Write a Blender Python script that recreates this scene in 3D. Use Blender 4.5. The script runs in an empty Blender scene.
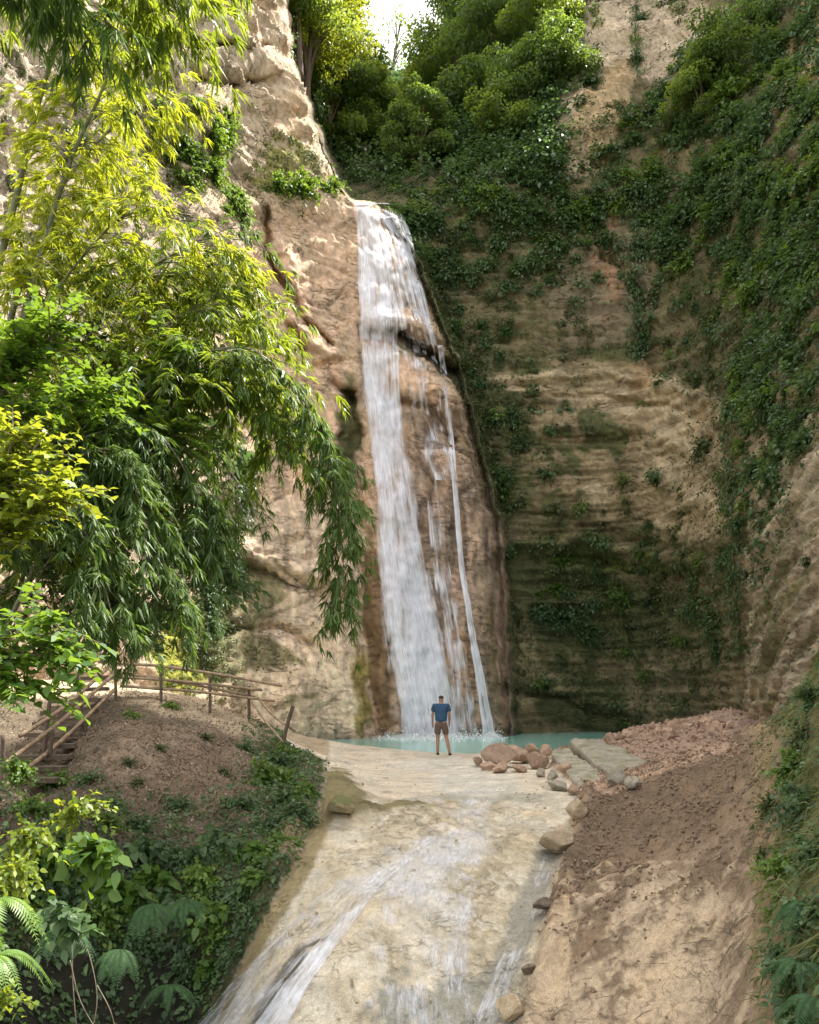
import bpy, bmesh, math, random
import numpy as np
from mathutils import Vector, Matrix
R = math.radians
random.seed(7); RNG = np.random.default_rng(7)
SC = bpy.context.scene; COL = SC.collection
F = 887.0; CX = 409.5; HY = 695.0; CZ = 1.75       # focal length in pixels, principal column, horizon row, eye height

def W(px, py, Y):                                   # a viewing direction at distance Y -> metres
    px = np.asarray(px, float); py = np.asarray(py, float); Y = np.asarray(Y, float)
    return np.stack([(px-CX)/F*Y, Y+0*px, CZ+(HY-py)/F*Y], -1)
def pix(P): return CX+P[...,0]/P[...,1]*F, HY+(CZ-P[...,2])/P[...,1]*F
def sstep(a, b, x):
    t = np.clip((x-a)/(b-a), 0, 1); return t*t*(3-2*t)
# ------------------------------------------------------------------ noise
_perm = np.random.default_rng(11).permutation(512).astype(np.int64)
_grad = np.random.default_rng(12).normal(size=(512,3)); _grad /= np.linalg.norm(_grad, axis=1)[:,None]
def _h(i, j, k): return _perm[(_perm[(_perm[i & 511]+j) & 511]+k) & 511]
def noise(P):
    P = np.asarray(P, float); sh = P.shape[:-1]; P = P.reshape(-1,3)
    I = np.floor(P).astype(np.int64); f = P-I; u = f*f*f*(f*(f*6-15)+10)
    r = 0
    for a in (0,1):
        wa = u[:,0] if a else 1-u[:,0]
        for b in (0,1):
            wb = u[:,1] if b else 1-u[:,1]
            for c in (0,1):
                wc = u[:,2] if c else 1-u[:,2]
                g = _grad[_h(I[:,0]+a, I[:,1]+b, I[:,2]+c)]
                r = r+wa*wb*wc*(g[:,0]*(f[:,0]-a)+g[:,1]*(f[:,1]-b)+g[:,2]*(f[:,2]-c))
    return (r*1.6).reshape(sh)
def fbm(P, sc, octv=4, gain=.5, ridged=False):
    P = np.asarray(P)*sc; a = 1; s = 0; t = 0
    for o in range(octv):
        n = noise(P+o*17.3)
        if ridged: n = 1-2*np.abs(n)
        s = s+a*n; t += a; a *= gain; P = P*2.03
    return s/t
def worley(P, sc):                                  # F1, F2 and cell value
    P = np.asarray(P)*sc; sh = P.shape[:-1]; P = P.reshape(-1,3); I = np.floor(P).astype(np.int64)
    d1 = np.full(len(P), 9.); d2 = d1.copy(); cv = np.zeros(len(P))
    for a in (-1,0,1):
        for b in (-1,0,1):
            for c in (-1,0,1):
                h = _h(I[:,0]+a, I[:,1]+b, I[:,2]+c)
                q = I+np.array([a,b,c])+.5+.42*_grad[h]
                d = np.linalg.norm(P-q, axis=1)
                n1 = d < d1
                d2 = np.where(n1, d1, np.minimum(d2, d)); cv = np.where(n1, h/512., cv); d1 = np.where(n1, d, d1)
    return d1.reshape(sh), d2.reshape(sh), cv.reshape(sh)
def blur(A, s):
    n = int(3*s); k = np.exp(-.5*(np.arange(-n,n+1)/s)**2); k /= k.sum()
    for ax in (0,1):
        B = np.moveaxis(A, ax, 0); B = np.concatenate([np.repeat(B[:1],n,0), B, np.repeat(B[-1:],n,0)])
        out = sum(k[i]*B[i:len(B)-2*n+i] for i in range(2*n+1)); A = np.moveaxis(out, 0, ax)
    return A
# ------------------------------------------------------------------ mesh helpers
def mesh_from(name, V, faces_flat, sizes, smooth=True):
    me = bpy.data.meshes.new(name); V = np.asarray(V, np.float32)
    faces_flat = np.asarray(faces_flat, np.int32).ravel(); sizes = np.asarray(sizes, np.int32)
    me.vertices.add(len(V)); me.vertices.foreach_set('co', V.ravel())
    me.loops.add(len(faces_flat)); me.loops.foreach_set('vertex_index', faces_flat)
    me.polygons.add(len(sizes)); st = np.concatenate([[0], np.cumsum(sizes)[:-1]]).astype(np.int32)
    me.polygons.foreach_set('loop_start', st)
    me.polygons.foreach_set('use_smooth', np.full(len(sizes), smooth, bool))
    me.update(calc_edges=True); me.validate(); return me
def attr_col(me, name, C):
    a = me.attributes.new(name, 'FLOAT_COLOR', 'POINT')
    C = np.concatenate([C, np.ones((len(C),1))], 1) if C.shape[1] == 3 else C
    a.data.foreach_set('color', C.astype(np.float32).ravel())
def attr_f(me, name, v):
    a = me.attributes.new(name, 'FLOAT', 'POINT'); a.data.foreach_set('value', np.asarray(v, np.float32))
def link(name, me, mat=None, parent=None, loc=None):
    o = bpy.data.objects.new(name, me); COL.objects.link(o)
    if mat is not None and me is not None and not len(me.materials): me.materials.append(mat)
    if parent is not None: o.parent = parent
    if loc is not None: o.location = loc
    return o
def tag(o, label=None, cat=None, group=None, kind=None):
    if label: o['label'] = label
    if cat: o['category'] = cat
    if group: o['group'] = group
    if kind: o['kind'] = kind
    return o
def empty(name, loc=(0,0,0)):
    o = bpy.data.objects.new(name, None); COL.objects.link(o); o.location = loc; return o
def copy_tree(o, parent=None):
    c = o.copy(); COL.objects.link(c)
    if parent is not None: c.parent = parent
    for ch in [q for q in ALLCH.get(o.name, [])]: copy_tree(ch, c)
    return c
ALLCH = {}
def child(name, me, mat, parent, loc=None):
    o = link(name, me, mat, parent, loc); ALLCH.setdefault(parent.name, []).append(o); return o
def grid_faces(nr, nc, keep=None):
    i = np.arange(nr*nc).reshape(nr, nc)
    q = np.stack([i[:-1,:-1], i[1:,:-1], i[1:,1:], i[:-1,1:]], -1).reshape(-1,4)
    if keep is not None: q = q[keep.reshape(-1)]
    return q
class Soup:                                         # collects polygons
    def __init__(s): s.V=[]; s.F=[]; s.S=[]; s.A=[]; s.n=0
    def add(s, V, Fc, a=None):
        V = np.asarray(V, float).reshape(-1,3); Fc = np.asarray(Fc)
        s.V.append(V); s.F.append((Fc+s.n).ravel()); s.S.append(np.full(len(Fc), Fc.shape[1])); s.n += len(V)
        s.A.append(np.full(len(V), .5) if a is None else np.broadcast_to(a, (len(V),)))
    def leaves(s, B, D, N, L, Wd, kind='lance', droop=.25, val=None):
        """B base points, D directions, N leaf normals, L lengths, Wd half widths"""
        B = np.asarray(B, float); n = len(B)
        if n == 0: return
        D = D/np.linalg.norm(D,axis=1)[:,None]; S_ = np.cross(D, N); S_ /= np.linalg.norm(S_,axis=1)[:,None]+1e-9
        Nn = np.cross(S_, D); L = np.broadcast_to(L,(n,))[:,None]; Wd = np.broadcast_to(Wd,(n,))[:,None]
        dz = np.array([0,0,-1.])
        if kind == 'lance': prof = [(0,0,0),(.3,1,.12),(1,0,1),(.3,-1,.12)]
        elif kind == 'ovate': prof = [(0,0,0),(.22,.85,.03),(.55,1,.25),(1,0,1),(.55,-1,.25),(.22,-.85,.03)]
        elif kind == 'blade': prof = [(0,.6,0),(.35,.9,.12),(.7,.6,.5),(1,0,1),(.7,-.6,.5),(.35,-.9,.12),(0,-.6,0)]
        else: prof = [(0,0,0),(.45,1,.2),(1,0,1),(.45,-1,.2)]
        P = []
        for t, w, d in prof:
            P.append(B+D*L*t+S_*Wd*w+Nn*Wd*abs(w)*.28+dz*L*droop*d)
        V = np.stack(P, 1); k = len(prof)
        if val is None: val = RNG.random(n)
        s.add(V.reshape(-1,3), np.arange(n*k).reshape(n,k), np.repeat(val, k))
    def tube(s, pts, rad, seg=6, a=.5):
        pts = np.asarray(pts, float); rad = np.broadcast_to(rad, (len(pts),)); T = np.gradient(pts, axis=0)
        T /= np.linalg.norm(T,axis=1)[:,None]+1e-9; up = np.array([0,0,1.]) if abs(T[:,2].mean()) < .9 else np.array([1.,0,0])
        A = np.cross(T, up); A /= np.linalg.norm(A,axis=1)[:,None]+1e-9; B = np.cross(T, A)
        th = np.arange(seg)/seg*2*np.pi
        V = pts[:,None]+rad[:,None,None]*(A[:,None]*np.cos(th)[None,:,None]+B[:,None]*np.sin(th)[None,:,None])
        m = len(pts); i = np.arange(m*seg).reshape(m, seg); j = np.roll(i, -1, 1)
        s.add(V.reshape(-1,3), np.stack([i[:-1], j[:-1], j[1:], i[1:]], -1).reshape(-1,4), a)
        s.F.append(i[-1]+s.n-m*seg); s.S.append(np.array([seg])); s.F.append(i[0][::-1]+s.n-m*seg); s.S.append(np.array([seg]))
    def mesh(s, name, smooth=True, origin=None):
        V = np.concatenate(s.V)
        if origin is not None: V = V-np.asarray(origin)
        me = mesh_from(name, V, np.concatenate(s.F), np.concatenate(s.S), smooth); attr_f(me, 'lv', np.concatenate(s.A)); return me
def spline(pts, n):
    pts = np.asarray(pts, float)
    if len(pts) == 2: return pts[0]+(pts[1]-pts[0])*np.linspace(0,1,n)[:,None]
    d = np.concatenate([[0], np.cumsum(np.linalg.norm(np.diff(pts,axis=0),axis=1))]); t = np.linspace(0, d[-1], n)
    m = np.gradient(pts, d, axis=0); k = np.clip(np.searchsorted(d, t, 'right')-1, 0, len(d)-2)
    h = (d[k+1]-d[k])[:,None]; u = ((t-d[k])[:,None])/h
    return (2*u**3-3*u**2+1)*pts[k]+(u**3-2*u**2+u)*h*m[k]+(-2*u**3+3*u**2)*pts[k+1]+(u**3-u**2)*h*m[k+1]
def rvec(n): v = RNG.normal(size=(n,3)); return v/np.linalg.norm(v,axis=1)[:,None]
# ------------------------------------------------------------------ materials
class NT:
    def __init__(s, name):
        s.m = bpy.data.materials.new(name); s.m.use_nodes = True; s.t = s.m.node_tree; s.t.nodes.clear()
        s.out = s.t.nodes.new('ShaderNodeOutputMaterial')
    def n(s, ty, **kw):
        d = s.t.nodes.new('ShaderNode'+ty)
        for k, v in kw.items():
            if k in ('inp',):
                for a, b in v.items():
                    if hasattr(b, 'is_output') or isinstance(b, bpy.types.NodeSocket): s.t.links.new(b, d.inputs[a])
                    else: d.inputs[a].default_value = b
            else: setattr(d, k, v)
        return d
    def ramp(s, fac, stops):
        r = s.n('ValToRGB', inp={0: fac}); e = r.color_ramp.elements
        while len(e) < len(stops): e.new(.5)
        for q, (p, c) in zip(e, stops): q.position = p; q.color = (*c, 1) if len(c) == 3 else c
        return r.outputs[0]
    def mix(s, a, b, fac, mode='MIX'):
        d = s.n('Mix', data_type='RGBA', blend_type=mode)
        for i, v in ((0, fac), (6, a), (7, b)):
            if isinstance(v, bpy.types.NodeSocket): s.t.links.new(v, d.inputs[i])
            else: d.inputs[i].default_value = v if i == 0 else (*v, 1)
        return d.outputs[2]
    def math(s, op, a, b=0.):
        d = s.n('Math', operation=op, inp={0: a, 1: b}); return d.outputs[0]
    def noise(s, scale, detail=4, rough=.6, vec=None, dist=0):
        d = s.n('TexNoise', inp={'Scale': scale, 'Detail': detail, 'Roughness': rough, 'Distortion': dist})
        if vec is not None: s.t.links.new(vec, d.inputs['Vector'])
        return d.outputs[0]
    def done(s, sh): s.t.links.new(sh, s.out.inputs[0]); return s.m
def rock_mat(name, fine=1., bump=1., grain=.35, ckc=.55):
    T = NT(name); co = T.n('TexCoord').outputs['Object']
    col = T.n('Attribute', attribute_name='Col').outputs['Color']; wet = T.n('Attribute', attribute_name='wet').outputs['Fac']
    n1 = T.noise(.9*fine, 6, .62, co, .3); n2 = T.noise(7*fine, 6, .7, co); n3 = T.noise(34*fine, 4, .7, co)
    c = T.mix(col, T.ramp(n1, [(.3,(.62,.6,.56)),(.5,(1,1,1)),(.7,(1.28,1.22,1.12))]), .75, 'MULTIPLY')
    c = T.mix(c, T.ramp(n2, [(.32,(.55,.55,.52)),(.5,(1,1,1)),(.68,(1.35,1.3,1.22))]), .6, 'MULTIPLY')
    c = T.mix(c, T.ramp(n3, [(.35,(.6,.58,.55)),(.52,(1,1,1)),(.66,(1.3,1.3,1.25))]), grain*1.4, 'MULTIPLY')
    sc = T.n('Mapping', inp={'Vector': co, 'Scale': (1,1,3.2)}).outputs[0]
    h = T.math('ADD', T.math('MULTIPLY', n2, .5), T.math('MULTIPLY', n3, .22))
    cn = T.noise(1.1*fine, 7, .55, sc, .6); ck = T.math('ABSOLUTE', T.math('SUBTRACT', cn, .5)); gate = T.ramp(T.noise(.7*fine, 2, .5, co), [(.42,(0,0,0)),(.58,(1,1,1))])
    ckr = T.ramp(ck, [(0,(1,1,1)),(.018,(0,0,0))]); ckg = T.math('MULTIPLY', ckr, gate); c = T.mix(c, (.07,.05,.035), T.math('MULTIPLY', ckg, ckc))
    n4 = T.noise(95*fine, 3, .7, co); c = T.mix(c, T.ramp(n4, [(.35,(.72,.7,.68)),(.5,(1,1,1)),(.68,(1.25,1.25,1.22))]), grain*1.6, 'MULTIPLY')
    h = T.math('ADD', T.math('ADD', h, T.math('MULTIPLY', n4, .06)), T.math('MULTIPLY', T.math('MULTIPLY', ckg, -1.), .35))
    b = T.n('Bump', inp={'Height': h, 'Strength': .95*bump, 'Distance': .2/fine}).outputs[0]
    rg = T.math('SUBTRACT', .92, T.math('MULTIPLY', wet, .6))
    p = T.n('BsdfPrincipled', inp={'Base Color': c, 'Roughness': rg, 'Normal': b, 'Specular IOR Level': .35})
    return T.done(p.outputs[0])
def leaf_mat(name, dark, mid, light, trans, tfac=.4, rough=.42):
    T = NT(name); a = T.n('Attribute', attribute_name='lv').outputs['Fac']; r = T.n('ObjectInfo').outputs['Random']
    f = T.math('ADD', T.math('MULTIPLY', a, .75), T.math('MULTIPLY', r, .25))
    c = T.ramp(f, [(.05,dark),(.5,mid),(.95,light)])
    tc = T.mix(c, trans, .75)
    p = T.n('BsdfPrincipled', inp={'Base Color': c, 'Roughness': rough, 'Specular IOR Level': .5})
    t = T.n('BsdfTranslucent', inp={'Color': tc})
    m = T.n('MixShader', inp={0: tfac, 1: p.outputs[0], 2: t.outputs[0]})
    return T.done(m.outputs[0])
def plain(name, c, rough=.7, var=.35, scale=12., bump=.3, c2=None, stretch=(1,1,1)):
    T = NT(name); co = T.n('TexCoord').outputs['Object']
    co = T.n('Mapping', inp={'Vector': co, 'Scale': stretch}).outputs[0]
    n = T.noise(scale, 5, .65, co); c2 = c2 or tuple(x*(1-var) for x in c)
    k = T.ramp(n, [(.35, c2), (.65, c)])
    b = T.n('Bump', inp={'Height': n, 'Strength': bump, 'Distance': .02}).outputs[0]
    return T.done(T.n('BsdfPrincipled', inp={'Base Color': k, 'Roughness': rough, 'Normal': b}).outputs[0])
def water_white(name, dens, sx, sy, col=(.92,.92,.97), soft=(.08,.95,.96)):
    """broken white water: strands by noise over the sheet's own across/along coordinate"""
    T = NT(name); uv = T.n('UVMap').outputs[0]
    sep = T.n('SeparateXYZ', inp={0: uv}); u, v = sep.outputs[0], sep.outputs[1]
    m1 = T.n('Mapping', inp={'Vector': uv, 'Scale': (sx, sy, 1)}).outputs[0]
    m2 = T.n('Mapping', inp={'Vector': uv, 'Scale': (sx*3.1, sy*3.2, 1), 'Location': (3,7,0)}).outputs[0]
    a = T.noise(1, 6, .62, m1, .25); b = T.noise(1, 4, .7, m2, .1)
    d = T.n('Attribute', attribute_name='dens').outputs['Fac']
    s = T.math('ADD', T.math('MULTIPLY', a, .65), T.math('MULTIPLY', b, .35))
    s = T.math('ADD', T.math('SUBTRACT', s, .5), T.math('SUBTRACT', d, .5))
    al = T.ramp(T.math('ADD', T.math('MULTIPLY', s, dens), .5), [(soft[0],(0,0,0)),(soft[1],(soft[2],)*3)])
    n = T.n('Bump', inp={'Height': s, 'Strength': .6, 'Distance': .08}).outputs[0]
    c = T.ramp(b, [(.35,(col[0]*.82,col[1]*.85,col[2]*.9)),(.65,col)])
    p = T.n('BsdfPrincipled', inp={'Base Color': c, 'Roughness': .35, 'Normal': n, 'Specular IOR Level': .5})
    tl = T.n('BsdfTranslucent', inp={'Color': (*col,1)})
    pm = T.n('MixShader', inp={0: .3, 1: p.outputs[0], 2: tl.outputs[0]})
    tr = T.n('BsdfTransparent')
    return T.done(T.n('MixShader', inp={0: al, 1: tr.outputs[0], 2: pm.outputs[0]}).outputs[0])

# ================================================================== THE CLIFF
STEP = 2.0
gx = np.concatenate([np.arange(-330,-40,8.), np.arange(-40,860,STEP), np.arange(860,1700,8.)]); gy = np.concatenate([np.arange(-1200,-60,12.), np.arange(-60,790+.1,STEP)])
PX, PY = np.meshgrid(gx, gy)
e_py = [-300,0,60,90,150,200,206,216,250,300,370,450,520,600,790]; e_px = [252,287,292,302,322,345,376,392,414,434,461,482,499,505,513]
wob = noise(np.stack([gy/16., gy*0, gy*0], -1))*4.5+noise(np.stack([gy/7., gy*0+3, gy*0], -1))*1.3*(gy>205)
edge = blur((np.interp(gy, e_py, e_px)+wob)[:,None]*np.ones((1,2)), 1.2)[:,0]
WA = [-400,120,440,800,1800]                         # grid columns follow the spur's edge
for i_ in range(len(gy)): PX[i_] = np.interp(gx, WA, [-400,120,edge[i_],800,1800])
def ij(px, py):
    px = np.asarray(px,float); py = np.asarray(py,float); e = np.interp(py, gy, edge)
    g = np.where(px<120, px, np.where(px<e, 120+(px-120)/(e-120)*320, np.where(px<800, 440+(px-e)/(800-e)*360, px)))
    return np.interp(py, gy, np.arange(len(gy))), np.interp(g, gx, np.arange(len(gx)))
def table(cols, rows, T):
    A = np.stack([np.interp(PX, cols, r) for r in T]); k = np.clip(np.searchsorted(rows, gy, 'right')-1, 0, len(rows)-2)
    rw = np.array(rows, float); f = np.clip((gy-rw[k])/(rw[k+1]-rw[k]), 0, 1)[:,None]; I = np.arange(len(gy))
    return A[k,I]*(1-f)+A[k+1,I]*f
Lm = table([-400,-200,0,100,180,240,300,345,400,450,520,1400], [-300,0,100,190,215,300,400,500,600,700,790], [
 [17,21,29,33,36,39.5,42,43,43,43,43,43],
 [15.5,19,27,31.5,34.5,37.5,39.5,40.5,41,41,41,41],
 [15,18.5,26.5,31,34,37,39,40,41,41,41,41],
 [15,18,26,30.5,33.5,36.3,38.3,39.7,41,41,41,41],
 [15,18,26,30,33,36,37.6,38.7,39.6,40.5,41,41],
 [15,18,25.5,29.5,32.5,35.6,37.2,38.2,38.8,39.9,41,41],
 [15,18,25,29,32,35.2,36.8,37.7,38.2,38.9,40.3,41],
 [15,18,25,29,31.5,34.6,36.3,37.2,37.6,38.0,39.3,41],
 [15,18,25,28.5,31,34.2,35.8,36.8,37.2,37.5,38.6,41],
 [15,18,25,28,30.5,33.6,35.2,36.2,36.9,37.1,38.3,41],
 [15,18,25,28,30.5,33.2,34.7,35.6,36.6,36.9,38.2,41]])
Rm = table([-400,280,300,345,365,390,440,500,560,600,650,700,740,780,819,900,1000,1200,1400], [-300,-60,0,60,100,150,196,206,300,400,500,600,700,790], [
 [78,78,80,85,90,90,85,75,66,60,57,54,51,49,46,38,31,23,20],
 [66,66,72,80,86,86,74,60,53,50,49,47,45,42.5,39.5,33,27,19.5,16],
 [60,60,66,76,82,82,68,56,50,48,47,45,43,40.5,37.5,31,25,18,15],
 [56,56,60,70,77,77,62,51,47,45.5,45,43,41,38.5,35.5,29.5,23.5,17,14],
 [52,52,56,64,70,68,55,48,45,44.5,44,42,39.5,37,34,28,22.5,16,13],
 [48,48,50,54,58,56,48,45,43.5,43,42.5,41,38.5,35.5,32.5,26.5,21,15,12],
 [44,44,44,43.5,43,43,43,42.5,42,42,41.8,40,37.2,34.2,31,25,20,14,11],
 [44,44,43,41.5,41,41.5,42.5,42.3,42,42,41.7,39.8,37,34,30.8,24.8,19.8,14,11],
 [44,44,43,42,41.5,41.5,41.8,41.5,41.3,41.3,40.7,38.4,35,31.5,28,22.5,17.8,13,10.5],
 [44,44,43,42,41.5,41.5,41,40.8,40.4,40.3,39.2,36.3,32,28,24.5,20,16,12,10],
 [44,44,43,42,41.5,41.5,41,40.6,40.3,40.3,39,35.2,30.5,25.8,22.3,18,14.8,11.3,9.5],
 [44,44,43,42,41.5,41.5,41.5,41.3,41.8,42,40.2,35.5,29.8,24.6,21,17,14,11,9.2],
 [44,44,43,42,41.5,41.5,41.5,41.5,42.5,43,41,36.3,29.3,23.8,20,16.3,13.5,10.8,9],
 [44,44,43,42,41.5,41.5,41.3,41,42,42.5,40.5,36.3,29,23.4,19.6,16,13.3,10.6,9]])
Lm = blur(Lm, 7); Rm = blur(Rm, 7)
E = edge[:,None]; mR = sstep(-3, 10, PX-E)
D = Lm*(1-mR)+Rm*mR
# rounded shoulders of the spur and the left cliff beside the ravine
D += np.where(PX < E, 1.6*np.exp(-np.clip(E-PX,0,200)/9.), 0)
_w = np.stack([PX/46., PY/46., PX*0], -1); PXw = PX+14*fbm(_w,1,4,.6); PYw = PY+11*fbm(_w+50,1,4,.6)
def blob(cx, cy, rx, ry, rot=0, p=2):
    c, s = math.cos(R(rot)), math.sin(R(rot)); dx, dy = PXw-cx, PYw-cy
    return np.exp(-((np.abs(dx*c+dy*s)/rx)**p+(np.abs(-dx*s+dy*c)/ry)**p))
def band(pts, w, soft=None):                         # distance falloff round a polyline given in view directions
    d = np.full(PX.shape, 1e9); pts = np.asarray(pts, float)
    for a, b in zip(pts[:-1], pts[1:]):
        ab = b-a; t = np.clip(((PXw-a[0])*ab[0]+(PYw-a[1])*ab[1])/(ab@ab), 0, 1)
        d = np.minimum(d, np.hypot(PXw-a[0]-t*ab[0], PYw-a[1]-t*ab[1]))
    return np.exp(-(d/w)**2)
jit = fbm(np.stack([PX/60., PY/60., PX*0], -1), 1, 4)
# the dark ledge under the upper fall: hollow, lip above it
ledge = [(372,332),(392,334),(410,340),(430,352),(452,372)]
D += 1.5*band(ledge, 7.5); D -= .55*band([(380,318),(412,322),(436,334),(462,358)], 7)
D -= .5*band([(400,372),(420,385),(450,400)], 16); D += .7*band([(405,400),(430,412),(452,440)],6)
D -= .6*band([(285,250),(300,330),(330,355)],9)       # slanting slab edges left of the fall
D += .9*band([(262,215),(275,270),(300,320),(332,350)],4)
D += .8*band([(290,330),(305,350)],4)
D += .55*band([(330,382),(345,392),(358,402)],5)
# the tall shadowed slot between fall and pale rock (lower left of the fall)
D += .8*band([(352,400),(358,500),(362,600),(375,735)],10)
# overhanging blocks, upper left
D -= .6*blob(233,62,34,13,8,3); D += 1.0*band([(195,80),(225,86),(258,82)],6)
D -= .8*blob(224,34,18,15,-20,3); D += .9*band([(212,48),(240,46),(262,50)],5)
D -= .4*blob(288,92,10,16,0,3)
D -= .8*blob(196,110,20,60,10,3)
# pale rock base steps between bushes and fall
D += .4*band([(232,560),(262,572),(300,590),(345,596)],5); D -= .6*band([(240,545),(300,570),(350,580)],8)
D += .5*band([(225,630),(270,628),(310,645)],6); D -= .4*blob(300,690,50,40)
# strata ledges on the right wall
for (pts, w, a) in [([(520,378),(600,372),(700,395),(745,420)],5,-.55),([(530,398),(600,396),(690,412),(740,440)],4,.5),
    ([(560,425),(640,430),(735,470)],6,-.5),([(505,500),(560,505),(640,530),(700,545)],5,-.3),([(500,545),(580,540),(660,556),(735,570)],6,-.7),([(500,562),(600,558),(720,588)],5,.4),
    ([(515,605),(600,600),(700,640)],7,-.5),([(505,690),(560,700),(640,722)],7,.9),([(520,735),(580,738)],6,-.6),([(590,230),(640,300),(650,380)],8,.5),([(660,470),(700,500),(738,520)],9,-.7)]:
    D += .65*a*band([(x, y) for x, y in pts], w)
P0 = W(PX, PY, D)
def normals(P):
    du = np.gradient(P, axis=1); dv = np.gradient(P, axis=0); n = np.cross(du, dv)
    n /= np.linalg.norm(n,axis=2)[:,:,None]+1e-9
    s = np.sign(-(n*(P-np.array([0,0,CZ]))).sum(2)); return n*s[:,:,None]
N0 = normals(P0); N0 = np.stack([blur(N0[...,k], 3.) for k in range(3)], -1); N0 /= np.linalg.norm(N0,axis=2)[...,None]
mR_s = blur(((PX>E)*1.), 6.); steep = 4*mR_s*(1-mR_s)
rightness = mR*sstep(200, 260, PY)
wk = 1-.5*mR*sstep(180,260,PY)-.62*(1-mR)*sstep(200,225,PY)*sstep(225,260,PX)
d = .75*fbm(P0, .16, 3)*wk+wk*(.34*fbm(P0, .5, 5, .55, True)+.20*fbm(P0*np.array([1,1,1.4]), 1.5, 5, .62, True))+.12*fbm(P0, 3.4, 3, .6)+.10*mR*(noise(np.stack([P0[...,0]*.15,P0[...,1]*.15,(P0[...,2]+.25*fbm(P0,.4,3))*5.5],-1)))+.08*(1-mR)*fbm(P0*np.array([1,1,.5])+31, 2.2, 4, .6, True)
strat = P0[...,2]+.05*P0[...,0]+.5*fbm(P0, .12, 2); Sv = np.stack([strat*1.9, P0[...,0]*.06, P0[...,1]*.06], -1)
d += (.28*fbm(Sv, 1, 4, .6)+.12*fbm(Sv*3.1, 1, 3))*(.25+.75*mR)
f1, f2, cv = worley(P0*np.array([1,1,1.3]), .33)
up = 1-sstep(120, 230, PY); blk = up*(1-mR)
_bs = (P0[...,2]*.8+P0[...,0]*.25+.6*fbm(P0,.4,3)); _st = _bs-np.floor(_bs); d *= 1-.4*blk; d += blk*(.32*_st**3*(1+fbm(P0,.5,2))+.13*fbm(P0*np.array([1,1,2.5]), .7, 4, .6, True)+.25*(cv-.5)*sstep(0,.1,f2-f1))
f1b, f2b, cvb = worley(P0*np.array([.8,.8,1.]), .55)
spur = (1-mR)*sstep(230,262,PX)*sstep(195,220,PY)
d += spur*((cvb-.5)*.28*sstep(0,.15,f2b-f1b)-.12*(1-sstep(0,.06,f2b-f1b)))*(1-sstep(600,700,PY)*.6)
# erosion flutes down the near right wall
fl = sstep(735, 770, PX)*sstep(380, 470, PY)
q = (P0[...,1]*.75+P0[...,2]*.95)
Fv = np.stack([(P0[...,1]+2*P0[...,2])*.55+.5*fbm(P0,.5,3), (P0[...,1]-.5*P0[...,2])*.07, P0[...,0]*.02], -1)
d += fl*(.1*fbm(Fv, 1, 4, .6, True)); d -= .12*fl
d = d*(1-.55*fl)+fl*.55*(.75*fbm(P0,.16,3)+.55*fbm(Fv+.3*fbm(P0,.9,3)[...,None], 1, 5, .55, True)+.08*fbm(P0,2.4,3)); d *= 1-.75*steep
CP = P0+N0*d[...,None]
CN = normals(CP)
# --- colours of the rock itself and what grows on it as film
def lerp(A, B, m): return A*(1-m[...,None])+np.asarray(B)*m[...,None]
nA = fbm(CP, .55, 5); nB = fbm(CP+40, 1.8, 4); nC = fbm(CP*np.array([2.2,2.2,.16])+9, 1, 4)   # nC: vertical streaks
Sn = fbm(Sv*np.array([2.,1,1])+5, 1, 4, .6)
C = np.zeros(PX.shape+(3,))+np.array([.54,.42,.305])
C = lerp(C, (.74,.53,.40), spur*sstep(-.3,.3,nA)*.8)                                  # peach rock round the fall
C = lerp(C, (.60,.52,.42), (1-mR)*up*sstep(-.3,.2,nA)*.7)
# left cliff, far left: grey-buff with brown weeds
lf = (1-sstep(120,215,PX))*(1-sstep(380,480,PY)); C = lerp(C, (.56,.48,.38), lf*.8); C = lerp(C, (.17,.15,.07), lf*sstep(.05,.35,nB)*.7)
# right wall: olive brown moss film
wall = mR
C = lerp(C, (.165,.135,.068), wall*.93)
C = lerp(C, (.085,.10,.03), wall*sstep(-.15,.25,nA+.5*nB)*.85)
C = lerp(C, (.07,.09,.03), wall*(1-sstep(250,340,PY))*sstep(-.3,.1,nB+nA)*.8)
C = lerp(C, (.095,.10,.042), wall*np.clip(blob(500,330,60,170,-12,3)+blob(560,300,110,70)+blob(740,330,50,120),0,1)*.75*sstep(-.35,.1,nB+nA*.5))
C = lerp(C, (.20,.172,.10), .75*wall*sstep(.05,.35,Sn)*.7)
fs = noise(np.stack([CP[...,0]*.15,CP[...,1]*.15,(CP[...,2]+.25*fbm(P0,.4,3))*5.5],-1))*.6+noise(np.stack([CP[...,0]*.3,CP[...,1]*.3,CP[...,2]*13],-1))*.5
STR = 1+.55*fs*mR+.12*fs*(1-mR)
def paint(col, m, k=.35, n=None):                     # a patch whose border follows the noise
    global C
    n = nA*.6+nB*.5 if n is None else n
    C = lerp(C, col, sstep(.32, .62, m+k*n)*np.clip(m*6,0,1))
tan = (.50,.405,.265); tan2 = (.34,.265,.16); moss = (.115,.12,.05); gm = (.11,.14,.035); dk = (.07,.055,.04)
paint(tan2, wall*(blob(640,450,120,75,20,4)), .5, Sn+.4*nB)
paint(tan, wall*(blob(650,405,110,20,8,2)+blob(560,385,50,9,0)+blob(600,383,80,8,2)), .35, Sn*.8+nB*.4)
paint(tan, wall*(blob(690,470,62,50,35,2)*1.1), .5)
paint(tan, wall*blob(700,520,45,22,15)*1.1, .5)
paint((.42,.30,.17), wall*blob(640,378,14,20), .4); paint(tan, wall*blob(595,497,14,14,40), .6)
paint(moss, wall*blob(580,450,66,50,10,2)*.75, .9, nA+Sn*.5+nB*.6)
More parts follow.
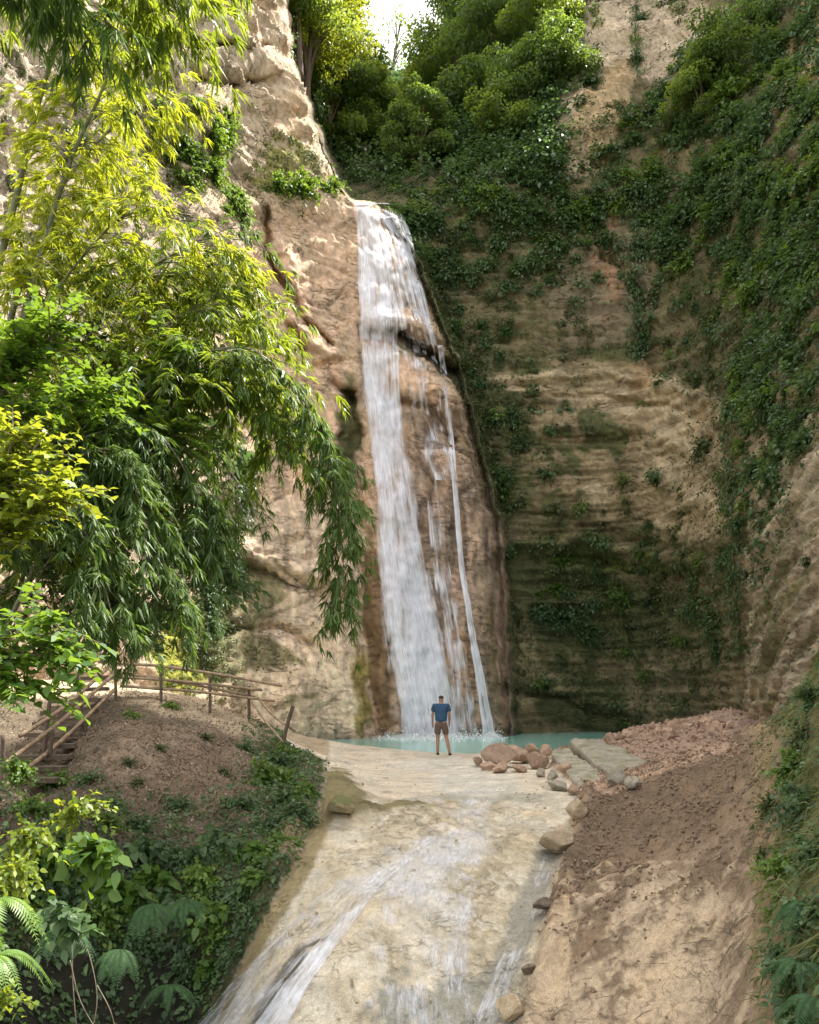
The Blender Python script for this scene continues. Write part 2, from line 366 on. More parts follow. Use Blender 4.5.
paint(moss, wall*(blob(560,560,70,22,3,4)+blob(600,620,110,40,8,4)), .6)
paint(gm, wall*blob(610,560,120,12,6)*.8, .7)
paint(moss, wall*(blob(600,705,90,26,14,3)+blob(540,600,40,60)), .5)
paint((.08,.085,.035), wall*blob(590,712,70,18,12,3), .3)
paint((.30,.25,.14), wall*(blob(570,738,60,10,6)+blob(520,660,14,60,0)+blob(545,680,50,20,20)*.6), .4)
paint((.24,.20,.12), wall*(blob(680,690,70,40,0,3)+blob(730,600,30,60,10)*.7), .6, nC+nB*.5)
paint((.60,.48,.35), wall*(blob(650,40,90,45,0,4)+blob(575,120,45,60,30,3)), .6, nA)     # bare tan rock, top right
paint((.50,.37,.22), wall*(blob(605,110,28,60,25)), .5, nA); paint((.45,.34,.2), wall*blob(810,60,30,80,15), .5)
paint((.235,.19,.12), wall*(blob(600,290,60,60,0,3)), .7, Sn+nC*.4); paint((.35,.22,.13), wall*blob(610,260,14,50,5), .8, nC+nB*.5)
paint((.34,.27,.16), wall*blob(745,420,30,60,10)*.9, .9)
fcol = (.37,.28,.18); paint((.40,.33,.23), fl*1.2, .3, nC+nA); paint((.52,.43,.32), fl*blob(770,700,55,50,-40)*1.5, .4); paint((.50,.42,.31), fl*.6, .8, fbm(Fv*1.5+4, 1, 4))
paint((.20,.18,.095), fl*.42, .9, fbm(Fv*2, 1, 4)); paint((.46,.36,.25), fl*blob(745,720,30,40,0)*1.3, .3)
# pale base rock left of the fall
paint((.72,.58,.44), (1-mR)*blob(300,620,80,130,0,4)*sstep(225,240,PX), .2)
paint((.27,.24,.14), (1-mR)*(blob(270,655,36,14,20)+blob(255,590,26,30,10)+blob(225,640,24,60,0)*1.2+blob(300,700,40,8,-20)*.6), .7)
paint((.33,.34,.05), (1-mR)*(blob(180,655,30,45,25)*1.3), .4); paint((.38,.30,.05), (1-mR)*blob(175,625,12,12), .2)
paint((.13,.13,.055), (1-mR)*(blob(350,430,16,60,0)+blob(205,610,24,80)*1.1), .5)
paint((.30,.29,.10), (1-mR)*(blob(282,165,26,26,30)*.8+blob(265,190,30,14)*.8), 1., nB+nA*.4)
paint((.25,.17,.10), (1-mR)*blob(378,650,13,110,-4,3), .5, nC)                          # brown streak beside the fall
paint((.34,.27,.10), (1-mR)*blob(360,690,8,60,0), .6, nC)
# right of the main fall: dark wet purple-brown rock with ochre streaks
wetm = (1-mR)*(sstep(395,425,PY)*sstep(400,412,PX))
C = lerp(C, (.20,.155,.135), wetm*sstep(-.35,.1,nC)*(1-sstep(560,700,PY)*.4)*.85)
C = lerp(C, (.36,.24,.13), wetm*sstep(.0,.3,nC)*.8); paint((.62,.44,.31), (1-mR)*(blob(430,395,26,12,28)+blob(440,455,22,3,0)), .3)
C = lerp(C, (.10,.075,.06), wetm*sstep(.12,.4,-nC)*.8)
C = lerp(C, (.20,.17,.08), (1-mR)*sstep(0,1,1-np.abs(PX-E+16)/14)*sstep(380,460,PY)*sstep(-.3,.2,nC)*.7)
em = np.exp(-((PX-E-6)/11)**2)*(PY>205); C = lerp(C, (.075,.085,.03), em*(1-sstep(480,560,PY))*sstep(-.4,0,nB))
C = lerp(C, (.05,.045,.03), band(ledge, 8)*(1-mR)); C = lerp(C, (.08,.1,.03), band([(400,350),(432,366),(458,388)],7)*sstep(-.2,.2,nB)*(1-mR))  # shade of the ledge hollow painted near-black, green band below it
pool_line = sstep(.55,.05,CP[...,2]); nV = fbm(P0*np.array([3.2,3.2,.22])+21, 1, 4, .62); sp_ = ((1-mR)*(PX>250)*sstep(200,260,PY))[...,None]
C = C*(1+sp_*(.75*nV*sstep(330,420,PY)+.25*nV)[...,None]*np.array([1.,.97,.9]))
C = np.where(((1-mR)>.5)[...,None]&((PX>235)[...,None]), C*np.array([1.1,1.06,1.02]), C)
C = C*(1-.35*pool_line[...,None])*STR[...,None]*(1+.35*fbm(CP,4.5,2))[...,None]
# soil and leaf mould on the ravine sides
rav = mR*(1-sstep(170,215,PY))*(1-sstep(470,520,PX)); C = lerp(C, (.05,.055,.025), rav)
WET = np.clip(wetm*.7+spur*blob(390,300,40,90)*.6+pool_line*.6, 0, 1)
ridge = np.interp(PX, [-330,40,240,290,345,366,400,425,455,520,640,780,900,974,1055,1200,1330,1700], [-460,-420,-160,-60,40,76,78,60,10,-20,-50,-170,-640,-680,-790,-860,-1150,-1200])  # unseen right-hand crest raised beyond the frame to shade floor and mound
keep = (PY > ridge)[:-1,:-1] & (PY > ridge)[1:,1:]
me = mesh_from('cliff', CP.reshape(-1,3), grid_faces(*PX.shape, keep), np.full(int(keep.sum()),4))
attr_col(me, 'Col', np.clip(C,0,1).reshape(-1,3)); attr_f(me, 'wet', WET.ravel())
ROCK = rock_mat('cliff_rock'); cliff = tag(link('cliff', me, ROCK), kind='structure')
def cl(px, py, off=0.):                              # point and normal on the cliff seen at a given direction
    i, j = ij(px, py); i = np.clip(i, 0, len(gy)-1.01); j = np.clip(j, 0, len(gx)-1.01)
    i0 = i.astype(int); j0 = j.astype(int); a = (i-i0)[...,None]; b = (j-j0)[...,None]
    def s(A): return (A[i0,j0]*(1-a)+A[i0+1,j0]*a)*(1-b)+(A[i0,j0+1]*(1-a)+A[i0+1,j0+1]*a)*b
    n = s(CN); n = n/(np.linalg.norm(n,axis=-1)[...,None]+1e-9); return s(CP)+n*off, n

# ================================================================== THE GROUND
ctl = """441 25.4 0;330 31 .02;380 28.5 .03;441 26.6 .02;500 26.2 .03;540 27 .05;380 24 0;480 19.5 0;540 16.5 -.03;420 21 0;350 20 .02;340 25 .05
430 30 -.6;430 34 -.9;430 37 -.9;520 33 -.9;600 38 -.9;650 40 -.6;350 35.5 -.7;500 29.5 -.6;560 30 -.5;380 32 -.5
300 33 .1;230 31 .6;150 24 1.75;220 26 1.4;280 27 .6;305 25 .2;322 22 .06;115 22 1.63;161 22 1.55;210 22.5 1.32;249 23 1.13;281 21.5 .47;180 29 1.6;100 28 1.9;0 30 2
150 19 1.05;100 18 .95;200 18 .5;250 19 .4;150 15.5 .05;200 14.5 -.4;260 16 -.02;290 18 .15;308 16 -.02;322 14.5 -.25;300 13.6 -.45
150 13.2 -.7;200 12.6 -1.2;150 12.1 -2.6;200 11.6 -2.7;100 11.6 -3.0;100 13 -.4;50 12.4 -.4;60 11 -2.6;50 9.5 -3.0;100 9.5 -3.4;0 15 -.25;0 12 -.6;0 9 -2.0;160 10 -3.4;-100 12 .3;-100 8 -.5;-300 15 1;-300 8 0;-100 20 1.2;50 22 1.3;60 18 .35;85 20 .9;30 16.5 .05;0 25 2.2;-200 22 2
350 15.6 -.1;450 15.6 -.12;540 15.6 -.12;330 13 -.55;430 13 -.5;530 13 -.55;300 11.3 -1.2;400 11.2 -1.05;510 11.2 -1.1;250 10.3 -1.95;330 9.8 -1.75;430 9.8 -1.7;500 9.8 -1.75;270 11.6 -1.35;235 11.0 -2.0
430 8 -2.6;250 8 -3.6;520 8 -2.6;430 5.5 -4.5;250 5.5 -5;520 5.5 -4.5;430 4 -6;150 8 -3.4;150 5 -4.5;0 5 -3
600 17 -.1;580 14 -.3;620 14 0;680 15 .35;740 17 .9;565 12 -.7;640 12 -.25;720 12 .5;540 10 -1.3;620 10 -.8;700 10 -.2;770 10.5 .8;560 8.5 -1.8;650 8.5 -1.3;740 8.3 -.6;800 9 .6;819 10 1.6;819 7 .4;819 6 -.2;900 9 3;900 7 2;1000 9 5;1000 6 3;700 6 -1.8;600 6 -2.8;870 14 2.9;819 14 1.6;780 16 .7;1000 14 6;1200 9 7;1200 5 4;800 4 -1.5
560 22 0;600 24 .05;640 25 .1;690 26 .35;730 26 .7;650 30 .3;600 31 0;700 31 .6;740 30 .9;740 22 .5;650 20 .05;700 20 .35;560 20 -.02;720 36 .3;790 22 .8;850 20 1.6"""
K = np.array([[float(v) for v in s.split()] for ln in ctl.splitlines() for s in ln.split(';')])
kx = np.stack([K[:,0]/100, np.log(K[:,1])*10], 1)
def tps(r2): return .5*r2*np.log(r2+1e-12)
A = tps(((kx[:,None]-kx[None])**2).sum(2))+np.eye(len(kx))*.02; Q = np.c_[np.ones(len(kx)), kx]
M = np.block([[A, Q],[Q.T, np.zeros((3,3))]]); wts = np.linalg.solve(M, np.r_[K[:,2], 0,0,0])
gpx = np.arange(-500, 1301, 3.); gl = np.linspace(math.log(3.2), math.log(46), 520); GPX, GL = np.meshgrid(gpx, gl); GYd = np.exp(GL)
base = np.zeros(GPX.shape); gu = np.stack([GPX/100, GL*10], -1)
for i in range(len(kx)): base += wts[i]*tps(((gu-kx[i])**2).sum(-1))
base += wts[-3]+gu@wts[-2:]
cap = 1.4-(8-GYd)*.55; rq = sstep(800,900,GPX)*(GYd<9)*sstep(9,8,GYd); base = base*(1-rq)+np.minimum(base, cap+.35*fbm(np.stack([GPX/90,GL*4,0*GL],-1),1,3))*rq
G = np.stack([(GPX-CX)/F*GYd, GYd, base], -1); GPY = HY+(CZ-base)/GYd*F
_w = G*np.array([1,.7,0])*1.3; _ws = np.clip(14/GYd,.3,2)[...]; GXw = GPX+16*_ws*fbm(_w,1,4,.62); GYw = GPY+12*_ws*fbm(_w+50,1,4,.62)
def gblob(cx, cy, rx, ry, rot=0, p=2):
    c, s = math.cos(R(rot)), math.sin(R(rot)); dx, dy = GXw-cx, GYw-cy
    return np.exp(-((np.abs(dx*c+dy*s)/rx)**p+(np.abs(-dx*s+dy*c)/ry)**p))
def gband(pts, w):
    d = np.full(GPX.shape, 1e9); pts = np.asarray(pts, float)
    for a, b in zip(pts[:-1], pts[1:]):
        ab = b-a; t = np.clip(((GPX-a[0])*ab[0]+(GPY-a[1])*ab[1])/(ab@ab), 0, 1)
        d = np.minimum(d, np.hypot(GPX-a[0]-t*ab[0], GPY-a[1]-t*ab[1]))
    return np.exp(-(d/w)**2)
# region borders (across) as functions of row
lb = np.interp(GPY, [700,745,760,800,830,880,930,1024,1300], [250,285,322,325,308,288,262,212,150])+15*fbm(G, 1.1, 4, .6)
rb = 6*fbm(G+3, 3., 3)+np.interp(GPY, [700,740,770,790,830,870,900,960,1024,1300], [540,560,552,582,572,560,552,538,520,470])+6*fbm(G+7, 1.3, 3)
far = sstep(22, 24, GYd)
mound = 1-sstep(-4, 4, GPX-lb); scree = sstep(-5, 5, GPX-rb); rockm = (1-mound)*(1-scree)
poolb = sstep(-.02, -.2, base)*sstep(26, 28, GYd)
G0 = G.copy(); g2 = G0.copy(); g2[...,2] = 0
n_a = fbm(g2, .45, 4); n_b = fbm(g2, 1.7, 4, .55); n_c = fbm(g2, 6, 4, .6); rd = fbm(g2, 1.1, 5, .6, True)
slope = sstep(17, 14, GYd)
w1, w2, wc = worley(g2*np.array([1,1.4,1]), 1.1)
dz = rockm*(.05*n_a+.05*n_b*(.25+.75*slope)+.05*n_c*(.15+slope)+.018*slope*fbm(g2, 15, 3)+.08*slope*rd+.035*slope*(wc-.5)*sstep(0,.1,w2-w1))
# thin bedding shelves on the flat by the pool
dz += rockm*(1-slope)*.03*np.round(2.2*fbm(g2*np.array([.25,1,1]), 1.6, 3))/1.
dz += scree*(.07*fbm(g2, 2.6, 4, .6, True)+.10*n_a+.16*rd*.8+.09*n_b+.10*n_c+.05*fbm(g2, 17, 3))+mound*(.14*n_a+.14*n_b+.09*n_c+.045*fbm(g2, 19, 3))
# step edge where the clay bank overhangs the cascade, and the undercut of the mound
dz += scree*sstep(14,-2,GPX-rb-14)*0+.16*scree*np.exp(-((GPX-rb-10)/8)**2)*(GYd<16)
dz += .22*mound*np.exp(-((GPX-lb+14)/10)**2)*(GYd<20)
# rock outcrop with a mossy top
oc = gblob(338,798,26,24,10,2); dz += .22*oc*(1+.8*n_b); dz += .1*gblob(395,815,60,10,5,3)
dz -= .10*gband([(395,850),(340,905),(290,960),(225,1024)],16)*rockm; dz -= .08*gband([(440,842),(380,885),(330,950),(270,1024)],12)*rockm; dz -= .10*gband([(552,845),(530,905),(505,970),(478,1030)],13)
dz += .13*gband([(368,900),(318,955),(270,1005)],12)*rockm
G[...,2] = base+dz*np.clip(GYd/14, .5, 1)
ny = np.gradient(G, axis=0); nx_ = np.gradient(G, axis=1); GN = np.cross(nx_, ny); GN /= np.linalg.norm(GN,axis=2)[...,None]
GPY = HY+(CZ-G[...,2])/GYd*F
gc = np.zeros(GPX.shape+(3,))+np.array([.64,.58,.475])
def gp(col, m, k=.4, n=None):
    global gc
    n = n_a*.4+n_b*.6+n_c*.3 if n is None else n
    gc = lerp(gc, col, sstep(.3,.65,m+k*n)*np.clip(m*6,0,1))
gp((.66,.57,.45), rockm*sstep(0,.3,n_b+.2)*.8); gp((.56,.485,.36), rockm*slope*.52, .9, n_b); gp((.42,.355,.245), rockm*slope*.40, .9, n_c+n_a)
gp((.64,.60,.52), rockm*(gblob(475,785,50,14,0)+gblob(440,765,60,6)), .4)
gp((.42,.40,.32), rockm*(gblob(480,800,100,6,0)*.8), .5); gp((.5,.40,.22), rockm*gblob(440,805,40,4)*.5, .8, n_c)
gp((.30,.29,.24), rockm*(gblob(450,1010,80,40)+gblob(540,905,30,14,60))*1.0, .8, n_c+n_b)
gp((.32,.30,.25), rockm*slope*gband([(552,845),(530,905),(505,970),(478,1030)],16), .5, n_c)
gp((.60,.57,.52), rockm*slope*(gblob(420,860,90,20,-20)*.9+gblob(430,930,50,60,20)*.55), .7)
gp((.22,.19,.09), rockm*(oc+gblob(395,812,60,8)*.7+gblob(300,860,26,30,40)*.6), .6)
gp((.30,.24,.13), rockm*gband([(325,810),(300,870),(250,950),(215,1010)],14), .5)
gp((.12,.10,.06), rockm*slope*(gband([(300,955),(270,1000),(255,1030)],9)+gblob(318,945,14,5)+gblob(350,985,3,5,20)), .5)
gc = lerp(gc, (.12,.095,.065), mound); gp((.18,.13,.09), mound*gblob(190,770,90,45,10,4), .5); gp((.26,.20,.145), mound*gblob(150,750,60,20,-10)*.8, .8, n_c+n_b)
gp((.30,.22,.13), mound*gblob(290,860,30,60,20,3), .6); gp((.07,.07,.03), mound*sstep(830,880,GPY)*.8, .5); gp((.02,.02,.012), mound*sstep(930,975,GPY)*(GPX<205)*1.2, .3)  # near-black low in the hollow: its shade put into the soil colour
gp((.40,.32,.22), mound*(gblob(200,712,90,9,8)*.9+gblob(250,728,50,12,15)), .4); gp((.45,.36,.25),(GYd>23)*(GPX<330)*1.,.2)
gc = lerp(gc, (.28,.20,.135), scree); gp((.50,.39,.27), scree*(gblob(640,960,95,90,0,4)+gblob(560,1000,50,50)), .6)
gp((.165,.118,.078), scree*(gblob(640,825,120,42,-28,3)+gblob(585,885,50,34,-35)), .5); gp((.22,.155,.10), scree*gband([(735,765),(660,830),(600,900),(560,960)],26)*.7, .8, n_b); gp((.45,.31,.22), scree*(gblob(580,785,50,14,-5)+gblob(620,765,60,20)+gblob(680,745,60,20))*1.1, .3)
gp((.50,.38,.25), scree*(gblob(560,950,10,80,14)+gblob(560,840,18,24)), .3); gp((.17,.15,.07), scree*(gblob(670,1000,60,40)*.45+gblob(720,930,30,60,20)*.4+gblob(560,880,12,30,30)*.5), 1.6, n_c*.8+n_b*.5); gp((.20,.14,.09), scree*.35, 1.4, n_c+n_b*.6); gp((.48,.37,.26), scree*.25*(GPY>860), 1.4, n_c-n_b*.5)
gp((.30,.22,.13), scree*sstep(740,765,GPX), .5); gp((.13,.13,.05), scree*sstep(755,800,GPX)*.7, .7)
gc = lerp(gc, (.30,.42,.34), poolb)
gwet = np.clip(rockm*(.95+.6*n_b)*slope+rockm*gblob(450,785,120,20)*.6+gband([(325,747),(450,757),(560,750)],6), 0, 1)
pad = lambda A_: np.pad(A_, ((1,0),(1,1))+((0,0),)*(A_.ndim-2), mode='edge')
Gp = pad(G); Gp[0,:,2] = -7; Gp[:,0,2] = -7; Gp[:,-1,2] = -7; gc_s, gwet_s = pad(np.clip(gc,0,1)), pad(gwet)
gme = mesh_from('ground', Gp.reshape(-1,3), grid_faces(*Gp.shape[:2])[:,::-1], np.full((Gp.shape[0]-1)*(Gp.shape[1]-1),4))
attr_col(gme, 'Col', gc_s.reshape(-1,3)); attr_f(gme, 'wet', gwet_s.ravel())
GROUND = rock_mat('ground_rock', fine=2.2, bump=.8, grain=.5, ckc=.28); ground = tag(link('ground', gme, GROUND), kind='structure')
def hit(px, py, off=0.):
    px = np.atleast_1d(np.asarray(px,float)); py = np.atleast_1d(np.asarray(py,float)); out = []; nn = []
    for a, b in zip(px, py):
        jf = min(max((a-gpx[0])/3,0),len(gpx)-1.01); q = 0; w_ = 0
        for j, wt in ((int(jf),1-jf%1),(int(jf)+1,jf%1)):
            c = GPY[:,j]; k = np.nonzero(c <= b)[0]; k = k[0] if len(k) else len(gl)-1; k = max(k,1)
            f = np.clip((c[k-1]-b)/(c[k-1]-c[k]+1e-9),0,1); q = q+wt*(G[k-1,j]*(1-f)+G[k,j]*f); w_ = w_+wt*(GN[k-1,j]*(1-f)+GN[k,j]*f)
        out.append(q); nn.append(w_/np.linalg.norm(w_))
    out = np.array(out); nn = np.array(nn); return out+nn*off, nn
def zat(x, y):                                       # ground height under a point
    px = CX+x/y*F; j = np.clip(((px-gpx[0])/3).astype(int) if hasattr(px,'astype') else int((px-gpx[0])/3), 0, len(gpx)-1)
    i = np.clip(((np.log(y)-gl[0])/(gl[1]-gl[0])), 0, len(gl)-1); i = i.astype(int) if hasattr(i,'astype') else int(i)
    return G[i,j,2]
# the land all round, far below and behind the camera
bm = bmesh.new(); bmesh.ops.create_grid(bm, x_segments=40, y_segments=40, size=400)
for v in bm.verts: v.co.z = -6.5+.6*math.sin(v.co.x*.05)*math.cos(v.co.y*.04)
lme = bpy.data.meshes.new('land'); bm.to_mesh(lme); bm.free()
tag(link('land', lme, plain('forest_floor', (.11,.12,.05), .9, .5, .4, .6)), kind='structure')

# ================================================================== WATER
T = NT('pool_water'); co = T.n('TexCoord').outputs['Object']
rp = T.n('Mapping', inp={'Vector': co, 'Scale': (1.2,2.6,1)}).outputs[0]
nz = T.noise(2.4, 5, .6, rp, .2); bmp = T.n('Bump', inp={'Height': nz, 'Strength': .35, 'Distance': .05}).outputs[0]
pc = T.ramp(T.noise(.25, 3, .5, co), [(.35,(.22,.46,.38)),(.65,(.30,.56,.47))])
POOL = T.done(T.n('BsdfPrincipled', inp={'Base Color': pc, 'Roughness': .12, 'Normal': bmp}).outputs[0])
pr = [(-9,24.5),(-3,24.5),(3,24.5),(7,27),(12,30),(13,46),(-13,46),(-9,34)]
bm = bmesh.new(); f = bm.faces.new([bm.verts.new((x,y,-.035)) for x,y in [(-6,26),(0,26),(4.5,24.8),(9,27),(12,33),(12,46),(-12,46),(-8,33)]])
wme = bpy.data.meshes.new('pool_water'); bm.to_mesh(wme); bm.free(); tag(link('pool_water', wme, POOL), kind='structure')

def water_sheet(name, centre, width, surf, mat, off, dens, rows, cols, along=1., wavy=.03, kind='structure', vary=.16):
    """a sheet of water down a surface: centre line and width given as view directions"""
    centre = np.asarray(centre, float); t = np.linspace(0,1,rows)
    k = np.linspace(0,1,len(centre)); cx_ = spline(centre, rows); wv = np.interp(t, k, width)
    u = np.linspace(-.5,.5,cols)
    px = cx_[:,0][:,None]+wv[:,None]*u[None]; py = cx_[:,1][:,None]+0*px
    P, Nn = surf(px.ravel(), py.ravel())
    P = P.reshape(rows,cols,3); Nn = Nn.reshape(rows,cols,3)
    if surf is cl: P[...,1] -= .06
    o = off*(1-.5*np.abs(u[None]*2)**2)
    P = P+Nn*o[...,None] if surf is not cl else P+np.stack([0*o+Nn[...,0]*0, -o+0*P[...,0], 0*o+0*P[...,0]],-1)
    if surf is cl:                                    # falling water bridges hollows: running nearest profile
        Yd = P[...,1]; Ys = blur(Yd, 3.0); 
        for i in range(rows):
            lo = max(0,i-5); Ys[i] = np.minimum(Ys[i], Yd[lo:i+1].min(0)+.02)
        Ys = blur(Ys, 2.8)
        Ym = Yd.copy()
        for a_ in (-1,1): Ym = np.minimum(Ym, np.roll(Yd, a_, 0)); Ym = np.minimum(Ym, np.roll(Yd, a_, 1))
        Ys = np.minimum(Ys, blur(np.minimum(Ys, Ym-.02), .8)); Ys = Ys+wavy*noise(np.stack([u[None]*9+0*Ys, t[:,None]*5+0*Ys, 0*Ys+off*9], -1))
        Ys = Ys-.45*np.exp(-t[:,None]*60)*(1 if centre[0][1] < 215 else 0); P = W(px, py, Ys)
    else: P[...,2] += wavy*noise(P*np.array([5,5,1]))
    me = mesh_from(name, P.reshape(-1,3), grid_faces(rows, cols), np.full((rows-1)*(cols-1),4))
    uvl = me.uv_layers.new(name='UVMap'); li = np.zeros(len(me.loops), np.int32); me.loops.foreach_get('vertex_index', li)
    dl = np.concatenate([[0], np.cumsum(np.linalg.norm(np.diff(P[:,cols//2],axis=0),axis=1))])
    wm = np.linalg.norm(P[:,-1]-P[:,0],axis=1).mean()
    UV = np.stack([np.broadcast_to(u*wm,(rows,cols)), np.broadcast_to(dl[:,None]*along,(rows,cols))], -1).reshape(-1,2)
    uvl.data.foreach_set('uv', UV[li].astype(np.float32).ravel())
    de = dens(t[:,None]+0*px, u[None]*2+0*px); de = np.broadcast_to(de,(rows,cols))+vary*noise(P*np.array([1.6,1.6,.7])+11)+vary*.8*noise(P*np.array([5,5,1.4])+3); attr_f(me, 'dens', de.ravel())
    return tag(link(name, me, mat), kind=kind)
edge_f = lambda u: sstep(1.0,.72,np.abs(u))
FALL = water_white('fall_white', 2.7, 6.0, .32); FALL2 = water_white('fall_thin', 3.8, 8.5, .3); CASC = water_white('cascade_white', 2.2, 13., 2.2, soft=(.15,1.05,.92))
# main fall, in two overlapping layers
mc = [(366,202),(370,225),(376,270),(379,330),(383,400),(392,470),(400,540),(410,610),(422,680),(432,739)]
mw = [30,46,54,50,46,52,60,66,70,72]
water_sheet('waterfall', mc, mw, cl, FALL, .22, lambda t,u: .56+.07*np.sin(t*9)+.10*sstep(.27,.4,t)-.10*np.exp(-((t-.262)/.018)**2)-.5*(1-sstep(1.0,.55,np.abs(u)))-.1*np.clip(u,0,1)*(t<.3), 280, 44)
water_sheet('waterfall_veil', [(x-3,y) for x,y in mc], [w*.82 for w in mw], cl, FALL, .38, lambda t,u: .44-.5*(1-sstep(1.,.6,np.abs(u)))+.12*t-.10*np.exp(-((t-.262)/.018)**2), 280, 36)
# the lip and its curling right-hand edge
water_sheet('waterfall_lip', [(374,203),(388,211),(399,229),(409,258),(421,296),(434,345)], [34,26,18,12,8,7], cl, FALL2, .2, lambda t,u: .66-.2*t-.5*(1-edge_f(u)), 120, 20)
water_sheet('waterfall_curtain', [(384,216),(396,250),(408,300),(418,345),(430,420),(446,480)], [20,36,42,46,36,30], cl, FALL2, .16, lambda t,u: .44-.3*(1-edge_f(u))+.06*np.sin(t*7), 200, 36)
# right-hand thin streams
water_sheet('waterfall_stream', [(440,345),(447,400),(451,440),(456,500),(461,560),(470,620),(481,685),(490,739)], [7,8,7,6,7,8,11,14], cl, FALL2, .14, lambda t,u: .50+.22*t-.5*(1-edge_f(u)), 200, 14)
water_sheet('waterfall_trickle', [(424,400),(430,470),(440,560),(456,650),(466,738)], [10,14,22,26,30], cl, FALL2, .13, lambda t,u: .38+.12*t-.4*(1-edge_f(u)), 150, 18)
# cascade over the foreground rock
cd = lambda a,b: (lambda t,u: a+(b-a)*t-.5*(1-edge_f(u))**1)
water_sheet('cascade', [(398,846),(365,872),(330,905),(285,955),(245,1000),(215,1040)], [30,44,52,58,66,74], hit, CASC, .03, cd(.35,.54), 200, 40, wavy=.02)
water_sheet('cascade_stream', [(432,838),(400,864),(370,890),(340,930),(305,975),(262,1040)], [16,22,22,26,34,44], hit, CASC, .035, cd(.42,.60), 200, 24, wavy=.02)
water_sheet('cascade_edge', [(556,838),(545,870),(534,905),(515,950),(500,985),(482,1040)], [10,18,22,26,30,36], hit, CASC, .03, cd(.30,.40), 200, 24, wavy=.02)
water_sheet('cascade_film', [(470,790),(462,815),(445,850),(430,900),(420,960),(420,1040)], [80,90,110,110,120,130], hit, CASC, .018, lambda t,u: .39+.05*np.sin(t*8+u*3)-.25*(1-edge_f(u)), 200, 60, wavy=.004)
# foam where the fall meets the pool
sp = Soup(); n = 9000; px = np.concatenate([RNG.normal(430,20,n), RNG.normal(490,6,n//5)]); m = len(px)
P = W(px, 0*px+738, 36.6-RNG.exponential(.5,m)); P[:,2] = -.03+RNG.exponential(.11,m)*np.exp(-np.abs(P[:,1]-36.6)*.8)
sp.leaves(P, rvec(m), rvec(m), RNG.uniform(.015,.07,m), RNG.uniform(.01,.03,m), 'ovate', 0)
tag(link('foam', sp.mesh('foam'), plain('foam_white', (.85,.88,.9), .5, .05)), kind='stuff')

# ================================================================== ROCKS
def rock_mesh(name, seed, flat=1., sub=4, cuts=13, rough=.055):
    g = np.random.default_rng(seed); bm = bmesh.new(); bmesh.ops.create_icosphere(bm, subdivisions=sub, radius=1)
    V = np.array([v.co[:] for v in bm.verts]); Fc = np.array([[v.index for v in f.verts] for f in bm.faces]); bm.free()
    for _ in range(cuts):
        n = g.normal(size=3); n /= np.linalg.norm(n); h = g.uniform(.48,.82); dd = V@n; V = V-np.clip(dd-h,0,None)[:,None]*n*.985
    V = V*(1+rough*fbm(V+seed*3.1, 1.5, 5, .65)[:,None]*2); V *= np.array([1, g.uniform(.75,1), flat*g.uniform(.7,.9)])
    me = mesh_from(name, V, Fc, np.full(len(Fc),3)); return me
def stone_mat(name, a, b, mossy=None, moss_amt=.5, fine=1.):
    T = NT(name); co = T.n('TexCoord').outputs['Object']; r = T.n('ObjectInfo').outputs['Random']
    n = T.noise(2.2*fine, 6, .65, co); n2 = T.noise(12*fine, 5, .7, co)
    c = T.mix(T.ramp(n, [(.35,a),(.65,b)]), T.ramp(r, [(0,(.72,.7,.68)),(1,(1.2,1.15,1.1))]), 1., 'MULTIPLY')
    c = T.mix(c, T.ramp(n2, [(.35,(.6,.6,.58)),(.6,(1.1,1.1,1.08))]), .7, 'MULTIPLY')
    if mossy:
        g = T.n('NewGeometry').outputs['Normal']; z = T.n('SeparateXYZ', inp={0: g}).outputs[2]
        k = T.math('ADD', T.math('MULTIPLY', z, .3), T.noise(3*fine, 5, .6, co))
        c = T.mix(c, mossy, T.ramp(k, [(1.0-moss_amt,(0,0,0)),(1.12-moss_amt,(1,1,1))]))
    b_ = T.n('Bump', inp={'Height': T.math('ADD', n, T.math('MULTIPLY', n2, .4)), 'Strength': .7, 'Distance': .08}).outputs[0]
    return T.done(T.n('BsdfPrincipled', inp={'Base Color': c, 'Roughness': .88, 'Normal': b_}).outputs[0])
DARK = stone_mat('dark_stone', (.12,.09,.065), (.24,.185,.135)); RED = stone_mat('red_stone', (.32,.215,.155), (.50,.365,.27)); BUFF = stone_mat('buff_stone', (.36,.27,.17), (.52,.43,.31)); GREY = stone_mat('grey_stone', (.27,.25,.20), (.42,.39,.32), (.20,.19,.11), .22)
rocks = [rock_mesh('rock', 20+i) for i in range(8)]
def clone_me(i, mat):
    key = (i, mat.name)
    if key not in _rk:
        m = rocks[i].copy(); m.materials.append(mat); _rk[key] = m
    return _rk[key]
_rk = {}
def put_rock(name, px, py, Y, rw, mat, i, label, group=None, flat=1., rot=None, cat='rock', sy=1.):
    Y = float(hit(px, py+rw*.55)[0][0][1]); p = W(px, py, Y); o = link(name, clone_me(i, mat), None, None, tuple(p)); s = rw/F*Y*1.12
    o.scale = (s, s*sy, s*flat); o.rotation_euler = rot or (random.uniform(-.3,.3), random.uniform(-.3,.3), random.uniform(0,6))
    return tag(o, label, cat, group)
